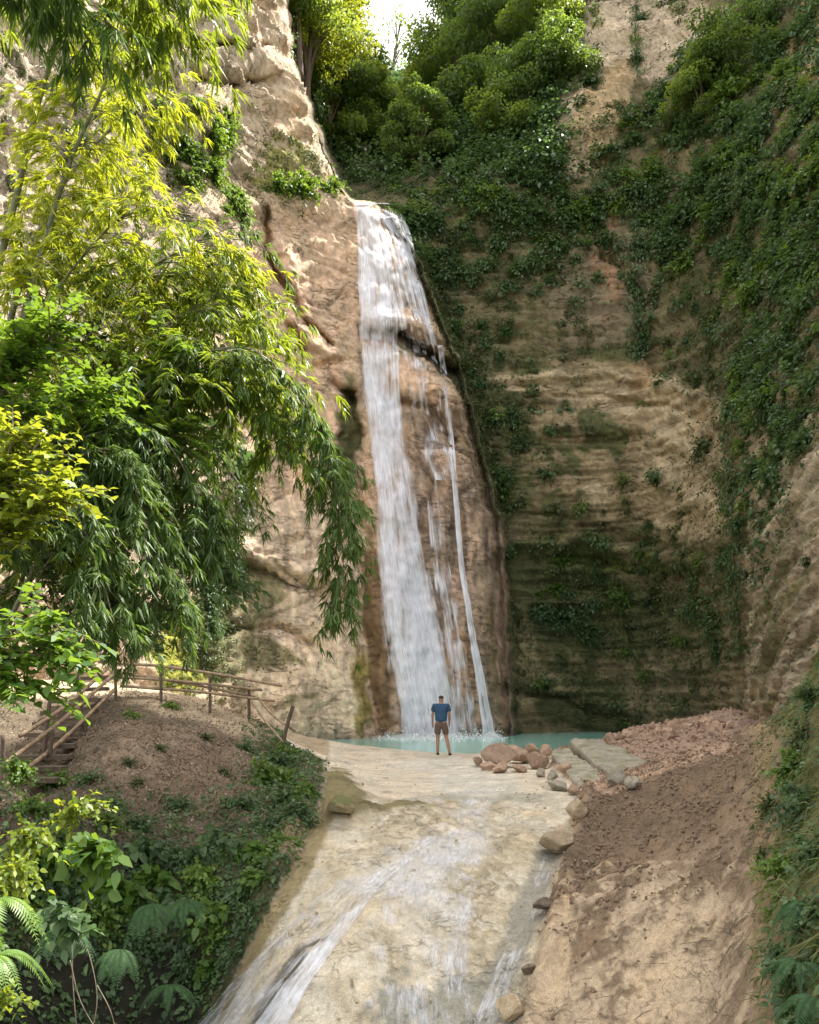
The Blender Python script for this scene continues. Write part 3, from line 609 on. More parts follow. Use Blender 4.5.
# dam of reddish boulders at the pool edge
dam = [(478,762,24.0,7,'small brown boulder at the tip of the rock dam near the man'),(500,757,23.8,19,'largest rounded orange boulder in the dam of rocks'),(488,766,23.3,7,'small round stone under the big orange boulder'),
 (502,768,23.0,9,'dull brown stone wedged below the big orange boulder'),(520,768,22.8,8,'pale round stone in the lower row of the rock dam'),(522,757,24.0,12,'flat brown boulder right of the big orange boulder'),
 (540,762,23.0,13,'blocky red boulder in the middle of the rock dam'),(541,773,22.2,7,'small grey stone under the blocky red boulder'),(546,752,24.5,10,'red boulder touching the upper end of the grey slab'),
 (533,750,25.3,9,'rust red stone on the pool side of the dam'),(512,751,25.2,9,'orange stone behind the big boulder at the water'),(553,776,21.6,8,'dark flat stone beside the lower grey slab'),
 (558,785,20.6,11,'dark layered stone at the foot of the lower grey slab'),(572,790,20.0,8,'low brown stone in front of the lower grey slab'),(566,769,22.0,7,'brown stone pinned under the lower grey slab')]
for k, (a,b,c,r,lab) in enumerate(dam): put_rock('boulder', a, b, c, r, RED if k not in (7,11,12) else GREY, k%8, lab, 'rocks damming the pool', flat=.95 if r > 12 else .9)
def slab(name, top, th, mat, label, nseed):
    c = np.array([W(*t) for t in top]); n1, n2 = 40, 26; u = np.linspace(0,1,n1)[:,None,None]; v = np.linspace(0,1,n2)[None,:,None]
    # superellipse-rounded corners
    top_ = (c[0]*(1-u)+c[3]*u)*(1-v)+(c[1]*(1-u)+c[2]*u)*v
    up = np.cross(c[3]-c[0], c[1]-c[0]); up /= np.linalg.norm(up); up *= np.sign(up[2])
    eu = np.minimum(u,1-u)*2; ev = np.minimum(v,1-v)*2; rd_ = (sstep(0,.05,eu)*sstep(0,.09,ev))
    cen = c.mean(0); nn = fbm(top_+nseed, 1.3, 4)[...,None]; inw = 1+.12*nn
    T_ = cen+(top_-cen)*inw-up*(1-rd_)*.07+up*nn*.11+up*.04*fbm(top_+nseed, 5, 3)[...,None]
    B_ = cen+(top_-cen)*.93-up*th+up*.08*fbm(top_+nseed+9, 1.5, 3)[...,None]
    V = np.concatenate([T_.reshape(-1,3), B_.reshape(-1,3)]); g = grid_faces(n1,n2); m = n1*n2; i = np.arange(m).reshape(n1,n2)
    rim = np.concatenate([i[0,:-1], i[:-1,-1], i[-1,:0:-1], i[:0:-1,0]]); rn = np.roll(rim,-1)
    Fq = np.concatenate([g, g[:,::-1]+m, np.stack([rim, rn, rn+m, rim+m],-1)])
    o = tag(link(name, mesh_from(name, V-cen, Fq, np.full(len(Fq),4)), mat, None, tuple(cen)), label, 'rock'); return o
slab('rock_slab', [(571,740,23),(600,738,24),(649,761,19.6),(611,775,18.2)], .40, GREY, 'large upper grey mossy rock slab leaning beside the red rubble', 3.)
slab('rock_slab', [(551,752,21.5),(567,746,22.4),(605,777,17.8),(579,785,17.2)], .34, GREY, 'lower narrow grey mossy rock slab next to the boulders', 8.)
put_rock('boulder', 617,778,19.8,12, GREY, 2, 'angular grey stone below the upper slab'); put_rock('boulder', 634,783,19.2,9, GREY, 5, 'small brown-grey stone right of the slab foot')
put_rock('boulder', 577,811,16.6,16, BUFF, 3, 'pale buff boulder at the head of the clay bank', flat=.9); put_rock('boulder', 562,842,14.3,20, BUFF, 6, 'smooth pale boulder on the cascade edge', flat=.65, sy=1.3)
put_rock('boulder', 546,905,11.7,14, DARK, 1, 'dark brown block sticking out over the cascade', flat=.7); put_rock('boulder', 529,968,10.0,8, DARK, 4, 'dark stone at the cascade edge low in the clay bank')
put_rock('boulder', 512,1010,9.4,17, BUFF, 0, 'pale broken rock at the bottom of the cascade edge', sy=1.2)
put_rock('boulder', 338,806,15.0,20, stone_mat('mossy_stone', (.25,.21,.12), (.38,.32,.2), (.14,.14,.05), .5), 5, 'mossy brown outcrop boulder on the left side of the rock shelf', flat=.7, sy=.9, rot=(.2,.1,2.))
# fine reddish earth of the heap
hx, hy = np.meshgrid(np.linspace(580,780,90), np.linspace(21,34,90)); hp = (hx-CX)/F*hy
hz = np.vectorize(lambda a,b: zat(a,b))(hp, hy); prof = np.interp(hx,[580,598,640,690,732,760,780],[0,.15,.5,.7,.6,.0,-.3])*np.sin(np.pi*np.clip((hy-21.5)/11,0,1)**.8)
Hh = np.stack([hp,hy,np.maximum(hz,-.1)+prof*.75-.03],-1); Hh[...,2] += .09*fbm(Hh*np.array([1,1,0]), 2.2, 4)+.05*fbm(Hh*np.array([1,1,0]), 7, 3)-.1*(prof<.02)
hme = mesh_from('rubble', Hh.reshape(-1,3), grid_faces(90,90)[:,::-1], np.full(89*89,4)); tag(link('rubble_earth', hme, plain('red_earth', (.36,.25,.18), .95, .45, 9, .9)), kind='structure')

def heap_z(px, Y):
    j = int(np.clip((px-580)/200*89,0,89)); i = int(np.clip((Y-21)/13*89,0,89)); return Hh[i,j,2]
# rubble pile: broken stones, big ones first
def heap(px): return np.interp(px, [585,600,640,680,715,735], [.0,.35,.55,.62,.7,.8])
rg = np.random.default_rng(5); cnt = 0
rr = sorted(rg.uniform(.07,.15,110).tolist()+rg.uniform(.10,.18,130).tolist()+rg.uniform(.17,.30,44).tolist(), reverse=True)
for r in rr:
    for _ in range(30):
        px = rg.uniform(598,732); Y = rg.uniform(22.5,30.5)
        z = heap_z(px, Y)+r*rg.uniform(-.1,.5); py = HY+(CZ-z)/Y*F
        if 722 < py < 772: break
    o = link('rubble_stone', clone_me(int(rg.integers(8)), RED), None, None, ((px-CX)/F*Y, Y, z)); o.scale = (r, r*rg.uniform(.7,1.1), r*rg.uniform(.7,1)); o.rotation_euler = tuple(rg.uniform(0,6,3))
    tag(o, 'broken reddish stone among the loose rubble heap by the cliff foot', 'rock', 'stones of the rubble heap'); cnt += 1
# ================================================================== FOLIAGE
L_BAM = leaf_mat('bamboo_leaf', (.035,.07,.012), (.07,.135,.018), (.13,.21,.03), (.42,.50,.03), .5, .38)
L_BAMY = leaf_mat('bamboo_leaf_sunny', (.06,.115,.015), (.14,.215,.022), (.28,.31,.03), (.56,.58,.03), .52, .46)  # lit copy of bamboo_leaf: sun glow put into a yellower, lighter colour
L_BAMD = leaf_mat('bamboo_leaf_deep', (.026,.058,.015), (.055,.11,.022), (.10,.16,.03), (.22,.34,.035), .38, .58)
L_BRD = leaf_mat('broad_leaf', (.03,.075,.015), (.06,.13,.02), (.12,.2,.03), (.30,.45,.03), .42, .5)
L_BRDY = leaf_mat('broad_leaf_sunny', (.05,.10,.015), (.12,.19,.02), (.26,.3,.03), (.5,.53,.03), .45, .48)  # lit copy of broad_leaf, sunlight put into its colour
L_SHR = leaf_mat('shrub_leaf', (.03,.058,.025), (.062,.115,.042), (.12,.19,.07), (.17,.3,.06), .32, .5)
L_SHR2 = leaf_mat('shrub_leaf_fresh', (.03,.07,.015), (.095,.17,.03), (.19,.28,.05), (.28,.42,.04), .38, .5)
L_FERN = leaf_mat('fern_leaf', (.02,.055,.02), (.04,.10,.03), (.07,.15,.045), (.14,.3,.05), .35, .7)
L_FERNY = leaf_mat('fern_leaf_sunny', (.08,.16,.03), (.14,.25,.05), (.22,.32,.08), (.4,.5,.05), .45, .45)  # lit copy of fern_leaf, paler to carry the sunlight in its colour
L_COV = leaf_mat('cover_leaf', (.045,.055,.02), (.075,.10,.032), (.13,.16,.045), (.14,.2,.04), .3, .6)
L_GRS = leaf_mat('grass_leaf', (.045,.065,.02), (.09,.115,.032), (.19,.18,.06), (.25,.26,.05), .35, .6)
BARK = plain('bark', (.16,.12,.08), .9, .5, 9, .8, stretch=(1,1,.3)); STEM = plain('green_stem', (.09,.09,.035), .7, .4, 20)
CULM = plain('bamboo_culm', (.15,.15,.06), .55, .4, 5, .2, c2=(.05,.055,.025)); POLE = plain('dry_bamboo', (.36,.26,.16), .7, .5, 6, .4, c2=(.15,.10,.065)); POLED = plain('old_wood', (.13,.095,.065), .85, .5, 8, .5)

def sprays(S, tips, dirs, nl, L, Wd, droop=.35, spread=.9, lift=0., g=None):
    """fans of lance leaves at twig tips"""
    n = len(tips); B = np.repeat(tips, nl, 0); d = np.repeat(dirs, nl, 0)
    side = np.cross(d, np.array([0,0,1.])); side /= np.linalg.norm(side,axis=1)[:,None]+1e-6
    a = np.tile(np.linspace(-1,1,nl), n)[:,None]+RNG.normal(0,.15,(n*nl,1))
    D_ = d+side*a*spread+RNG.normal(0,.15,(n*nl,3))+np.array([0,0,lift]); D_ /= np.linalg.norm(D_,axis=1)[:,None]
    B = B-d*RNG.uniform(0,.25,(n*nl,1))*L*2
    N_ = np.array([0,0,1.])+RNG.normal(0,.35,(n*nl,3))
    S.leaves(B, D_, N_, RNG.uniform(.7,1.15,n*nl)*L, RNG.uniform(.8,1.1,n*nl)*Wd, 'lance', droop, np.repeat(RNG.random(n),nl)*.6+RNG.random(n*nl)*.4)
def bamboo(path, r0, r1, t0, nbr, blen, L, mat, label, nl=7, per=7, droop=.5, name='bamboo', group=None, culm_mat=None, brd=None, leafdroop=.35, twig=None):
    """culm along a path (metres), side branches from fraction t0, each ending in sprays"""
    pts = spline(path, 60); n = len(pts); o0 = pts[0]; root = empty(name, tuple(o0)); tag(root, label, 'bamboo', group)
    S = Soup(); rad = np.linspace(r0, r1, n); rad = rad*(1+.12*(np.arange(n)%5==0)); S.tube(pts-o0, rad, 7); child('culm', S.mesh('culm'), culm_mat or CULM, root)
    Lf = Soup(); Br = Soup(); T_ = np.gradient(pts, axis=0); T_ /= np.linalg.norm(T_,axis=1)[:,None]
    tips=[]; dirs=[]
    for k in range(nbr):
        f = t0+(1-t0)*(k+RNG.random())/nbr; i = min(int(f*(n-1)), n-1); a = RNG.uniform(0, 2*np.pi)
        out = np.array([math.cos(a), math.sin(a), RNG.uniform(-.1,.55)]);
        if brd is not None: out = out*.7+np.array(brd)*.6
        out = out+T_[i]*.5; out /= np.linalg.norm(out); ln = blen*RNG.uniform(.4,1.1)*(1-.35*abs(f-.6))
        m = 9; s = np.linspace(0,1,m)[:,None]; bp = pts[i]+out*ln*s+np.array([0,0,-1])*ln*droop*s**2+RNG.normal(0,.012,(m,3))*s
        Br.tube(bp-o0, np.linspace(.006,.002,m)*(blen/.9), 4)
        for q in range(per):
            j = int(RNG.integers(2, m)); td = (bp[j]-bp[j-1]); td /= np.linalg.norm(td); td = td+RNG.normal(0,.45,3); td /= np.linalg.norm(td)
            tw = (twig or .22)*RNG.uniform(.3,1.2)*blen; tp = bp[j]+td*tw+np.array([0,0,-.25])*tw
            tips.append(tp); dirs.append(td+np.array([0,0,-.35]))
    tips = np.array(tips); dirs = np.array(dirs); dirs /= np.linalg.norm(dirs,axis=1)[:,None]
    sprays(Lf, tips, dirs, nl, L, L*.085, leafdroop)
    child('branch', Br.mesh('branch', origin=None), STEM, root)
    child('foliage', Lf.mesh('foliage', origin=o0), mat, root)
    return root
def broad_plant(path_list, r0, nl_tw, tw_len, L, mat, label, cat='tree', name='broadleaf_tree', ntw=40, group=None, droop=.3, aspect=.32, t0=.35, trunk_mat=None, crown='crown', tparts='trunk', kind_leaf='ovate', thick=True):
    """woody plant: limbs along paths, twigs from the limbs, leaves alternate along the twigs"""
    o0 = np.asarray(path_list[0][0], float); root = tag(empty(name, tuple(o0)), label, cat, group)
    S = Soup(); Lf = Soup(); Bs=[]; Ds=[]; Vv=[]
    for pi, path in enumerate(path_list):
        pts = spline(path, 30); S.tube(pts-o0, np.linspace(r0 if pi == 0 else r0*.5, r0*.12, 30), 7)
        T_ = np.gradient(pts, axis=0); T_ /= np.linalg.norm(T_,axis=1)[:,None]+1e-9
        for k in range(ntw):
            f = t0+(1-t0)*RNG.random(); i = min(int(f*29), 29); out = rvec(1)[0]; out[2] = out[2]*.6+.25; out = out+.6*T_[i]; out /= np.linalg.norm(out)
            ln = tw_len*RNG.uniform(.4,1.15); m = nl_tw; s = np.linspace(.15,1,m)[:,None]
            bp = pts[i]+out*ln*s+np.array([0,0,-1])*ln*.25*s**2
            if k%2 == 0 or thick is False: S.tube(np.concatenate([pts[i:i+1], bp[::max(1,m//4)]])-o0, r0*.07+.002, 4)
            sd = np.cross(out, [0,0,1.]); sd /= np.linalg.norm(sd)+1e-6; sg = np.where(np.arange(m)%2==0,1,-1)[:,None]
            Bs.append(bp); Ds.append(out*.5+sd*sg*RNG.uniform(.5,1,(m,1))+RNG.normal(0,.25,(m,3))); Vv.append(np.clip(RNG.random()*.5+RNG.random(m)*.5,0,1))
    B = np.concatenate(Bs); D_ = np.concatenate(Ds); m = len(B)
    Lf.leaves(B-o0, D_, np.array([0,0,1.])+RNG.normal(0,.4,(m,3)), RNG.uniform(.6,1.15,m)*L, RNG.uniform(.8,1.1,m)*L*aspect, kind_leaf, droop, np.concatenate(Vv))
    child(tparts, S.mesh(tparts), trunk_mat or BARK, root); child(crown, Lf.mesh(crown), mat, root)
    return root
def shrub_me(seed, nst, nl, L, aspect, kind='ovate', flat=.7, droop=.3, r=1.):
    """leaf mesh and stem mesh of a bush of about radius r, growing outward along +Y*-1 and up"""
    global RNG
    sv = RNG; RNG = np.random.default_rng(seed); S = Soup(); Lf = Soup(); Bs=[]; Ds=[]; Vv=[]
    for k in range(nst):
        out = rvec(1)[0]; out[1] = -abs(out[1])*flat-.1; out[2] = out[2]*.75+.12; out /= np.linalg.norm(out); ln = r*RNG.uniform(.35,1.1)
        s = np.linspace(.2,1,nl)[:,None]; bp = out*ln*s+np.array([0,0,-1])*ln*.3*s**2+RNG.normal(0,.02,(nl,3))*r
        if k%3 == 0: S.tube(np.concatenate([np.zeros((1,3)), bp[::3]]), r*.012, 4)
        sd = rvec(1)[0]; sg = np.where(np.arange(nl)%2==0,1,-1)[:,None]
        Bs.append(bp); Ds.append(out*.5+sd*sg*.8+RNG.normal(0,.35,(nl,3))); Vv.append(np.clip(RNG.random()*.55+RNG.random(nl)*.45,0,1))
    B = np.concatenate(Bs); m = len(B); Lf.leaves(B, np.concatenate(Ds), np.array([0,-.35,1.])+RNG.normal(0,.45,(m,3)), RNG.uniform(.6,1.2,m)*L, RNG.uniform(.8,1.1,m)*L*aspect, kind, droop, np.concatenate(Vv))
    RNG = sv; return Lf.mesh('foliage'), S.mesh('stem')
protos = {}
def shrub_proto(key, mat, seed, *a, **k):
    lf, st = shrub_me(seed, *a, **k); lf.materials.append(mat); st.materials.append(STEM); protos[key] = (lf, st)
for i in range(3):
    shrub_proto(('dark',i), L_SHR, 31+i, 90, 12, .16, .33); shrub_proto(('fresh',i), L_SHR2, 41+i, 80, 12, .17, .36)
    shrub_proto(('cover',i), L_COV, 51+i, 70, 12, .13, .36); shrub_proto(('hang',i), L_SHR, 61+i, 70, 14, .14, .28, droop=.7)
    shrub_proto(('tree',i), L_SHR, 71+i, 150, 14, .085, .38, flat=1.)
    shrub_proto(('treey',i), L_BRDY, 81+i, 150, 14, .085, .38, flat=1.)
    shrub_proto(('sunny',i), L_BRD, 91+i, 90, 12, .15, .34)
def put_shrub(kind, i, p, s, label, group, n=None, parts=True, sq=(1,1,1), name='shrub', cat='shrub'):
    lf, st = protos[(kind, i)]
    rz = RNG.uniform(-.6,.6)+(math.atan2(n[0], -n[1]) if n is not None else 0)
    rt = empty(name, tuple(p)); rt.rotation_euler = (RNG.uniform(-.2,.2), RNG.uniform(-.2,.2), rz); rt.scale = (s*sq[0], s*sq[1], s*sq[2]); tag(rt, label, cat, group)
    o = link('foliage', lf, None, rt); o2 = link('stem', st, None, rt); return rt

# ---- ground cover on the cliff (uncountable)
def cover(name, n, mask, L, asp, mat, kind='ovate', out=.5, down=.3, droop=.3, grid='cliff', val=None):
    """n leaves strewn over the surface where mask says; mask on the cliff or ground grid"""
    P_, N_, = (CP, CN) if grid == 'cliff' else (G, GN); pxg = PX if grid == 'cliff' else GPX; pyg = PY if grid == 'cliff' else GPY
    du = np.linalg.norm(np.gradient(P_,axis=1),axis=2); dv = np.linalg.norm(np.gradient(P_,axis=0),axis=2)
    vis = (pxg > -60)*(pxg < 880)*(pyg > -60)*(PY > ridge+4) if grid == 'cliff' else (pxg > -60)*(pxg < 1150)*(pyg < 1350)
    w = (np.clip(mask,0,None)*vis*np.clip(du*dv, 0, .12)).ravel(); w /= w.sum(); idx = RNG.choice(len(w), n, p=w)
    P = P_.reshape(-1,3)[idx]; N = N_.reshape(-1,3)[idx]; P = P+np.cross(N, rvec(n))*np.sqrt((du*dv).ravel()[idx])[:,None]*.9+N*RNG.uniform(-.01,.05,(n,1))
    S = Soup(); D_ = N*out+rvec(n)*.8+np.array([0,0,-down]); dist = P[:,1]
    Ln = RNG.uniform(.5,1.3,n)*L; vv = .5+.9*noise(P*1.1)[:]*.8+RNG.normal(0,.2,n)
    S.leaves(P, D_, N*.6+np.array([0,0,.6])+rvec(n)*.5, Ln, Ln*asp, kind, droop, np.clip(vv,0,1))
    return tag(link(name, S.mesh(name), mat), kind='stuff')
patch = sstep(.0,.35, nA+.6*nB+.05)
top = 1-sstep(230,330,PY)
m_r = wall*((PX>380)*1.)*(patch*(.25+.9*top*sstep(.0,.1,CN[...,2]+.3)))
bare = np.clip(blob(650,40,95,45,0,4)+blob(590,115,42,60,25,3)+blob(660,430,90,60,15,4)+fl*.97*sstep(470,540,PY)+fl*.5+blob(600,300,50,80,0,4)*.6+blob(600,690,80,40)*.3, 0, 1)
m_r *= (1-.93*bare); m_r += em*(1-sstep(480,540,PY))*1.2+wall*(blob(470,300,50,160,-12,3)*.6+blob(560,550,60,18)*.5+blob(620,610,100,50,8)*1.1+blob(590,705,90,30,8)*.7+blob(785,380,26,150,10,3)*1.2+blob(740,380,30,120,15)*.6+rav*.8)*sstep(-.2,.2,nB)
cover('creeping_vegetation', 130000, m_r, .10, .38, L_COV)
cover('cliff_undergrowth', 45000, wall*(1-.95*bare)*sstep(.1,.4,nA+.5*nB)*(.15+top)+wall*(blob(780,420,24,190,10,3)+blob(560,200,120,60))*sstep(.0,.3,nB), .15, .36, L_SHR, out=.7)
m_l = (1-mR)*(blob(282,165,26,26,30)+blob(265,195,36,10)+blob(170,150,50,60)*.8+(1-sstep(100,210,PX))*sstep(.05,.3,nB)*.5+blob(205,600,26,90)*.8+blob(180,660,30,40)+blob(270,655,36,10,20)*.3)*sstep(-.1,.2,nB)
cover('cliff_weeds', 22000, m_l, .10, .34, L_COV)

def clump_cover(name, K, per, mask, r0, r1, L, asp, mat, droop=.3):
    w = (np.clip(mask,0,None)*(PX>-60)*(PX<880)*(PY>-60)*(PY>ridge+6)).ravel(); w /= w.sum(); ix = RNG.choice(len(w), K, p=w)
    c = CP.reshape(-1,3)[ix]; n = CN.reshape(-1,3)[ix]; r = np.repeat(RNG.uniform(r0,r1,K)**1., per)[:,None]; m = K*per
    c2 = np.repeat(c,per,0); n2 = np.repeat(n,per,0); q = rvec(m)*RNG.uniform(.15,1,(m,1))**.5; q = q+n2*(.25-np.minimum(0,(q*n2).sum(1))[:,None]); P = c2+q*r*np.array([1,1,.8])
    S = Soup(); S.leaves(P, q+rvec(m)*.7+np.array([0,0,-.25]), n2*.4+np.array([0,0,.8])+rvec(m)*.5, RNG.uniform(.55,1.2,m)*L, RNG.uniform(.8,1.1,m)*L*asp, 'ovate', droop, np.clip(np.repeat(RNG.random(K),per)*.55+RNG.random(m)*.45,0,1))
    return tag(link(name, S.mesh(name), mat), kind='stuff')
ptc = sstep(-.1,.25,nB+.5*nA)
clump_cover('cliff_shrubbery', 900, 70, wall*(PX>385)*(1-.97*bare)*ptc*(.03+1.2*(1-sstep(200,330,PY))+em*.8*(1-sstep(440,520,PY))+blob(780,370,28,140,10,3)*1.5*(1-sstep(480,540,PY))), .25, .6, .17, .36, L_SHR)
clump_cover('light_shrubbery', 380, 60, wall*(PX>385)*(1-.97*bare)*ptc*(.04+1.2*(1-sstep(150,330,PY))+blob(780,330,28,200,10,3)*1.), .2, .5, .15, .36, L_SHR2)
clump_cover('ravine_undergrowth', 420, 110, mR*(PX<560)*(PX>285)*(1-sstep(150,205,PY)), .5, 1.7, .21, .38, L_SHR)
clump_cover('dull_weeds', 420, 40, wall*(1-.8*bare)*(1-.6*sstep(330,400,PY))*sstep(0,.3,nA-nB*.4)*(1-sstep(650,720,PY)), .15, .4, .13, .36, L_COV)
# ---- shrubs on the right cliff: placed one by one where the photograph shows them
named = [  # px, py, radius px, kind, label
 (512,414,19,'hang','dark green bush hanging alone on the wall right of the fall at mid height'),
 (565,612,24,'dark','broad dark bush low on the wall above the rubble'),(560,556,15,'fresh','bright green bush on the mossy band left end'),
 (625,590,18,'fresh','yellowish green bush on the low mossy shelf'),(540,608,16,'dark','small bush left of the broad low bush'),(590,628,18,'hang','bush drooping under the low mossy shelf'),
 (718,618,24,'dark','round dark bush in the corner under the pale flutes'),(700,602,20,'hang','loose bush left of the round corner bush'),(722,648,18,'hang','small bush hanging below the round corner bush'),
 (735,560,18,'dark','bush climbing the corner crease of the cliff'),(680,490,14,'cover','dull brown bush on the tan rock face'),(705,445,22,'cover','brownish vine bush beside the tan band'),
 (650,335,16,'hang','green bush below the hanging vine on the wall'),(637,290,13,'hang','vine bush in the vertical groove'),(640,245,14,'hang','small vine bush high in the vertical groove'),
 (640,20,12,'hang','thin vine bush on the bare pale rock at the top'),(636,60,12,'hang','vine bush at the foot of the bare pale rock'),(590,88,18,'dark','bush at the left edge of the bare rock'),
 (700,60,30,'dark','large bush right of the bare pale rock'),(735,30,28,'fresh','fresh green bush at the top near the right corner'),(665,95,24,'dark','bush under the bare pale rock'),
 (690,215,28,'dark','large dark bush in the middle of the right slope'),(715,170,28,'dark','bush above the large dark slope bush'),(668,240,20,'dark','bush lower left of the large slope bush'),
 (735,100,26,'fresh','leafy bush on the upper right slope'),(770,130,28,'dark','dark bush near the right edge high on the slope'),(800,95,24,'cover','dull bush beside the brown rock at the right edge'),
 (760,190,26,'dark','bush on the right slope by the crest'),(790,250,28,'dark','bush overhanging the right crest'),(760,290,24,'fresh','fresh bush on the spur crest at the right'),
 (790,340,26,'dark','dense bush midway down the right crest'),(745,350,20,'cover','dull bush left of the crest'),(775,400,26,'hang','drooping bush on the crest above the flutes'),
 (810,440,24,'dark','bush at the right edge above the flutes'),(760,470,22,'hang','hanging bush at the top of the pale flutes'),(745,520,16,'hang','narrow bush in the crease above the corner'),
 (300,192,26,'sunny','sunlit bush at the left end of the fall lip'),(325,190,22,'sunny','leafy bush overhanging the lip just left of the water'),(275,185,20,'sunny','yellow green bush on the ledge left of the lip'),
 (398,212,12,'fresh','small bush touching the right corner of the fall lip'),(410,225,14,'dark','dark bush just right of the fall lip')]
for px, py, r, kd, lab in named:
    if kd == 'sunny': (p, n) = cl(px, py+8, .0); 
    else: (p, n) = cl(px, py+r*.15, -.05)
    s = r/F*p[1]*1.0; put_shrub(kd, int(RNG.integers(3)), p, s, lab, 'bushes on the cliff', n)
zones = [  # centre, spread, count, radius range, kinds, name for the place
 (500,60,60,45,26,(14,26),('dark','dark','tree'),'leafy dark bush on the shaded slope behind the lip'),
 (560,190,90,42,22,(10,20),('dark','cover','fresh'),'bush on the green slope below the bare rock'),
 (450,260,36,60,20,(7,13),('dark','cover','hang'),'small bush on the dark wall right of the upper fall'),
 (740,150,70,110,32,(14,26),('dark','dark','fresh'),'bush on the steep upper right slope'),
 (780,370,32,110,20,(11,20),('dark','hang','cover'),'bush on the crest above the pale flutes'),
 (600,575,75,34,14,(6,12),('dark','fresh','hang'),'small bush on the low mossy shelf of the wall'),
 (490,380,30,80,12,(5,10),('cover','dark'),'little bush on the dark wall beside the fall'),
 (690,350,50,60,9,(7,13),('cover','hang'),'bush on the brown middle wall'),
 (640,480,80,50,6,(4,8),('cover','cover'),'tiny bush on the tan banded rock')]
for cx_,cy_,sx_,sy_,nn_,(ra,rb_),kinds,lab in zones:
    k = 0; tries = 0
    while k < nn_ and tries < 4000:
        tries += 1; px = RNG.normal(cx_, sx_*.6); py = RNG.normal(cy_, sy_*.6)
        i, j = [int(q_) for q_ in ij(px, py)]
        if mR[i,j] < .9 or py < ridge[i,j]+14 or px < 385 or not(-30 < py < 720) or px > 850 or bare[i,j] > RNG.uniform(.1,.6): continue
        p, n = cl(px, py, -.05); r = RNG.uniform(ra, rb_); put_shrub(kinds[int(RNG.integers(len(kinds)))], int(RNG.integers(3)), p, r/F*p[1], lab, lab.replace('bush','bushes',1) , n); k += 1
# left cliff bushes (sunlit vine cover)
for cx_,cy_,sx_,sy_,nn_,(ra,rb_),kinds,lab in [(185,150,40,45,18,(12,22),('sunny','fresh'),'bush on the ledge of the upper left cliff'),(205,560,20,70,15,(12,20),('dark','hang'),'dark vine bush on the left cliff beside the pale rock'),
    (230,220,24,22,8,(10,17),('sunny','fresh'),'sunlit bush above the peach rock left of the fall'),(60,180,50,80,6,(8,14),('cover','cover'),'dry bush on the far left cliff'),(240,480,12,40,7,(10,16),('dark','hang'),'vine bush hanging along the pale rock border')]:
    for k in range(nn_):
        px = RNG.normal(cx_, sx_*.55); py = RNG.normal(cy_, sy_*.55)
        if px > 250 and 230 < py: px = 245
        if py > 450: px = min(px, 236)
        p, n = cl(px, py, -.05); r = RNG.uniform(ra, rb_); put_shrub(kinds[int(RNG.integers(len(kinds)))], int(RNG.integers(3)), p, r/F*p[1], lab, lab.replace('bush','bushes',1), n)

def vine(path, w, n, label, L=.13):
    c = spline(np.array(path,float), 60); k = RNG.integers(0,60,n); px = c[k,0]+RNG.normal(0,w,n)*(1+.5*np.sin(k*.4)); py = c[k,1]+RNG.normal(0,2,n)
    P, N = cl(px, py, .12); P = P+N*RNG.uniform(0,.25,(n,1)); o0 = P[0].copy(); rt = tag(empty('vine', tuple(o0)), label, 'vine', 'hanging vines on the cliff')
    S = Soup(); S.leaves(P-o0, N*.6+rvec(n)*.7+np.array([0,0,-.6]), N*.5+np.array([0,0,.7])+rvec(n)*.4, RNG.uniform(.6,1.2,n)*L, RNG.uniform(.2,.3,n)*L, 'ovate', .5); child('foliage', S.mesh('foliage'), L_SHR, rt)
    T_ = Soup(); Q_, N2 = cl(c[:,0], c[:,1], .1); T_.tube(Q_-o0, .02, 4); child('stem', T_.mesh('stem'), BARK, rt)
vine([(636,205),(638,260),(634,310),(637,365)], 5, 1500, 'long leafy vine hanging down the groove in the brown wall'); vine([(637,-5),(636,30),(638,85)], 4, 700, 'thin vine hanging over the bare pale rock at the top')
vine([(586,20),(584,60),(582,95)], 3, 400, 'short vine at the left side of the bare pale rock'); vine([(742,400),(738,470),(745,560),(740,620)], 6, 1300, 'vine curtain in the corner crease of the cliff'); vine([(236,455),(238,520),(226,580)], 6, 1300, 'dark vine hanging along the pale rock left of the fall')
L_TREE = leaf_mat('tree_leaf', (.03,.065,.02), (.06,.115,.03), (.12,.19,.045), (.30,.42,.05), .45, .5); L_TREE2 = leaf_mat('tree_leaf_light', (.035,.08,.025), (.075,.14,.035), (.16,.24,.05), (.42,.52,.05), .5, .5)
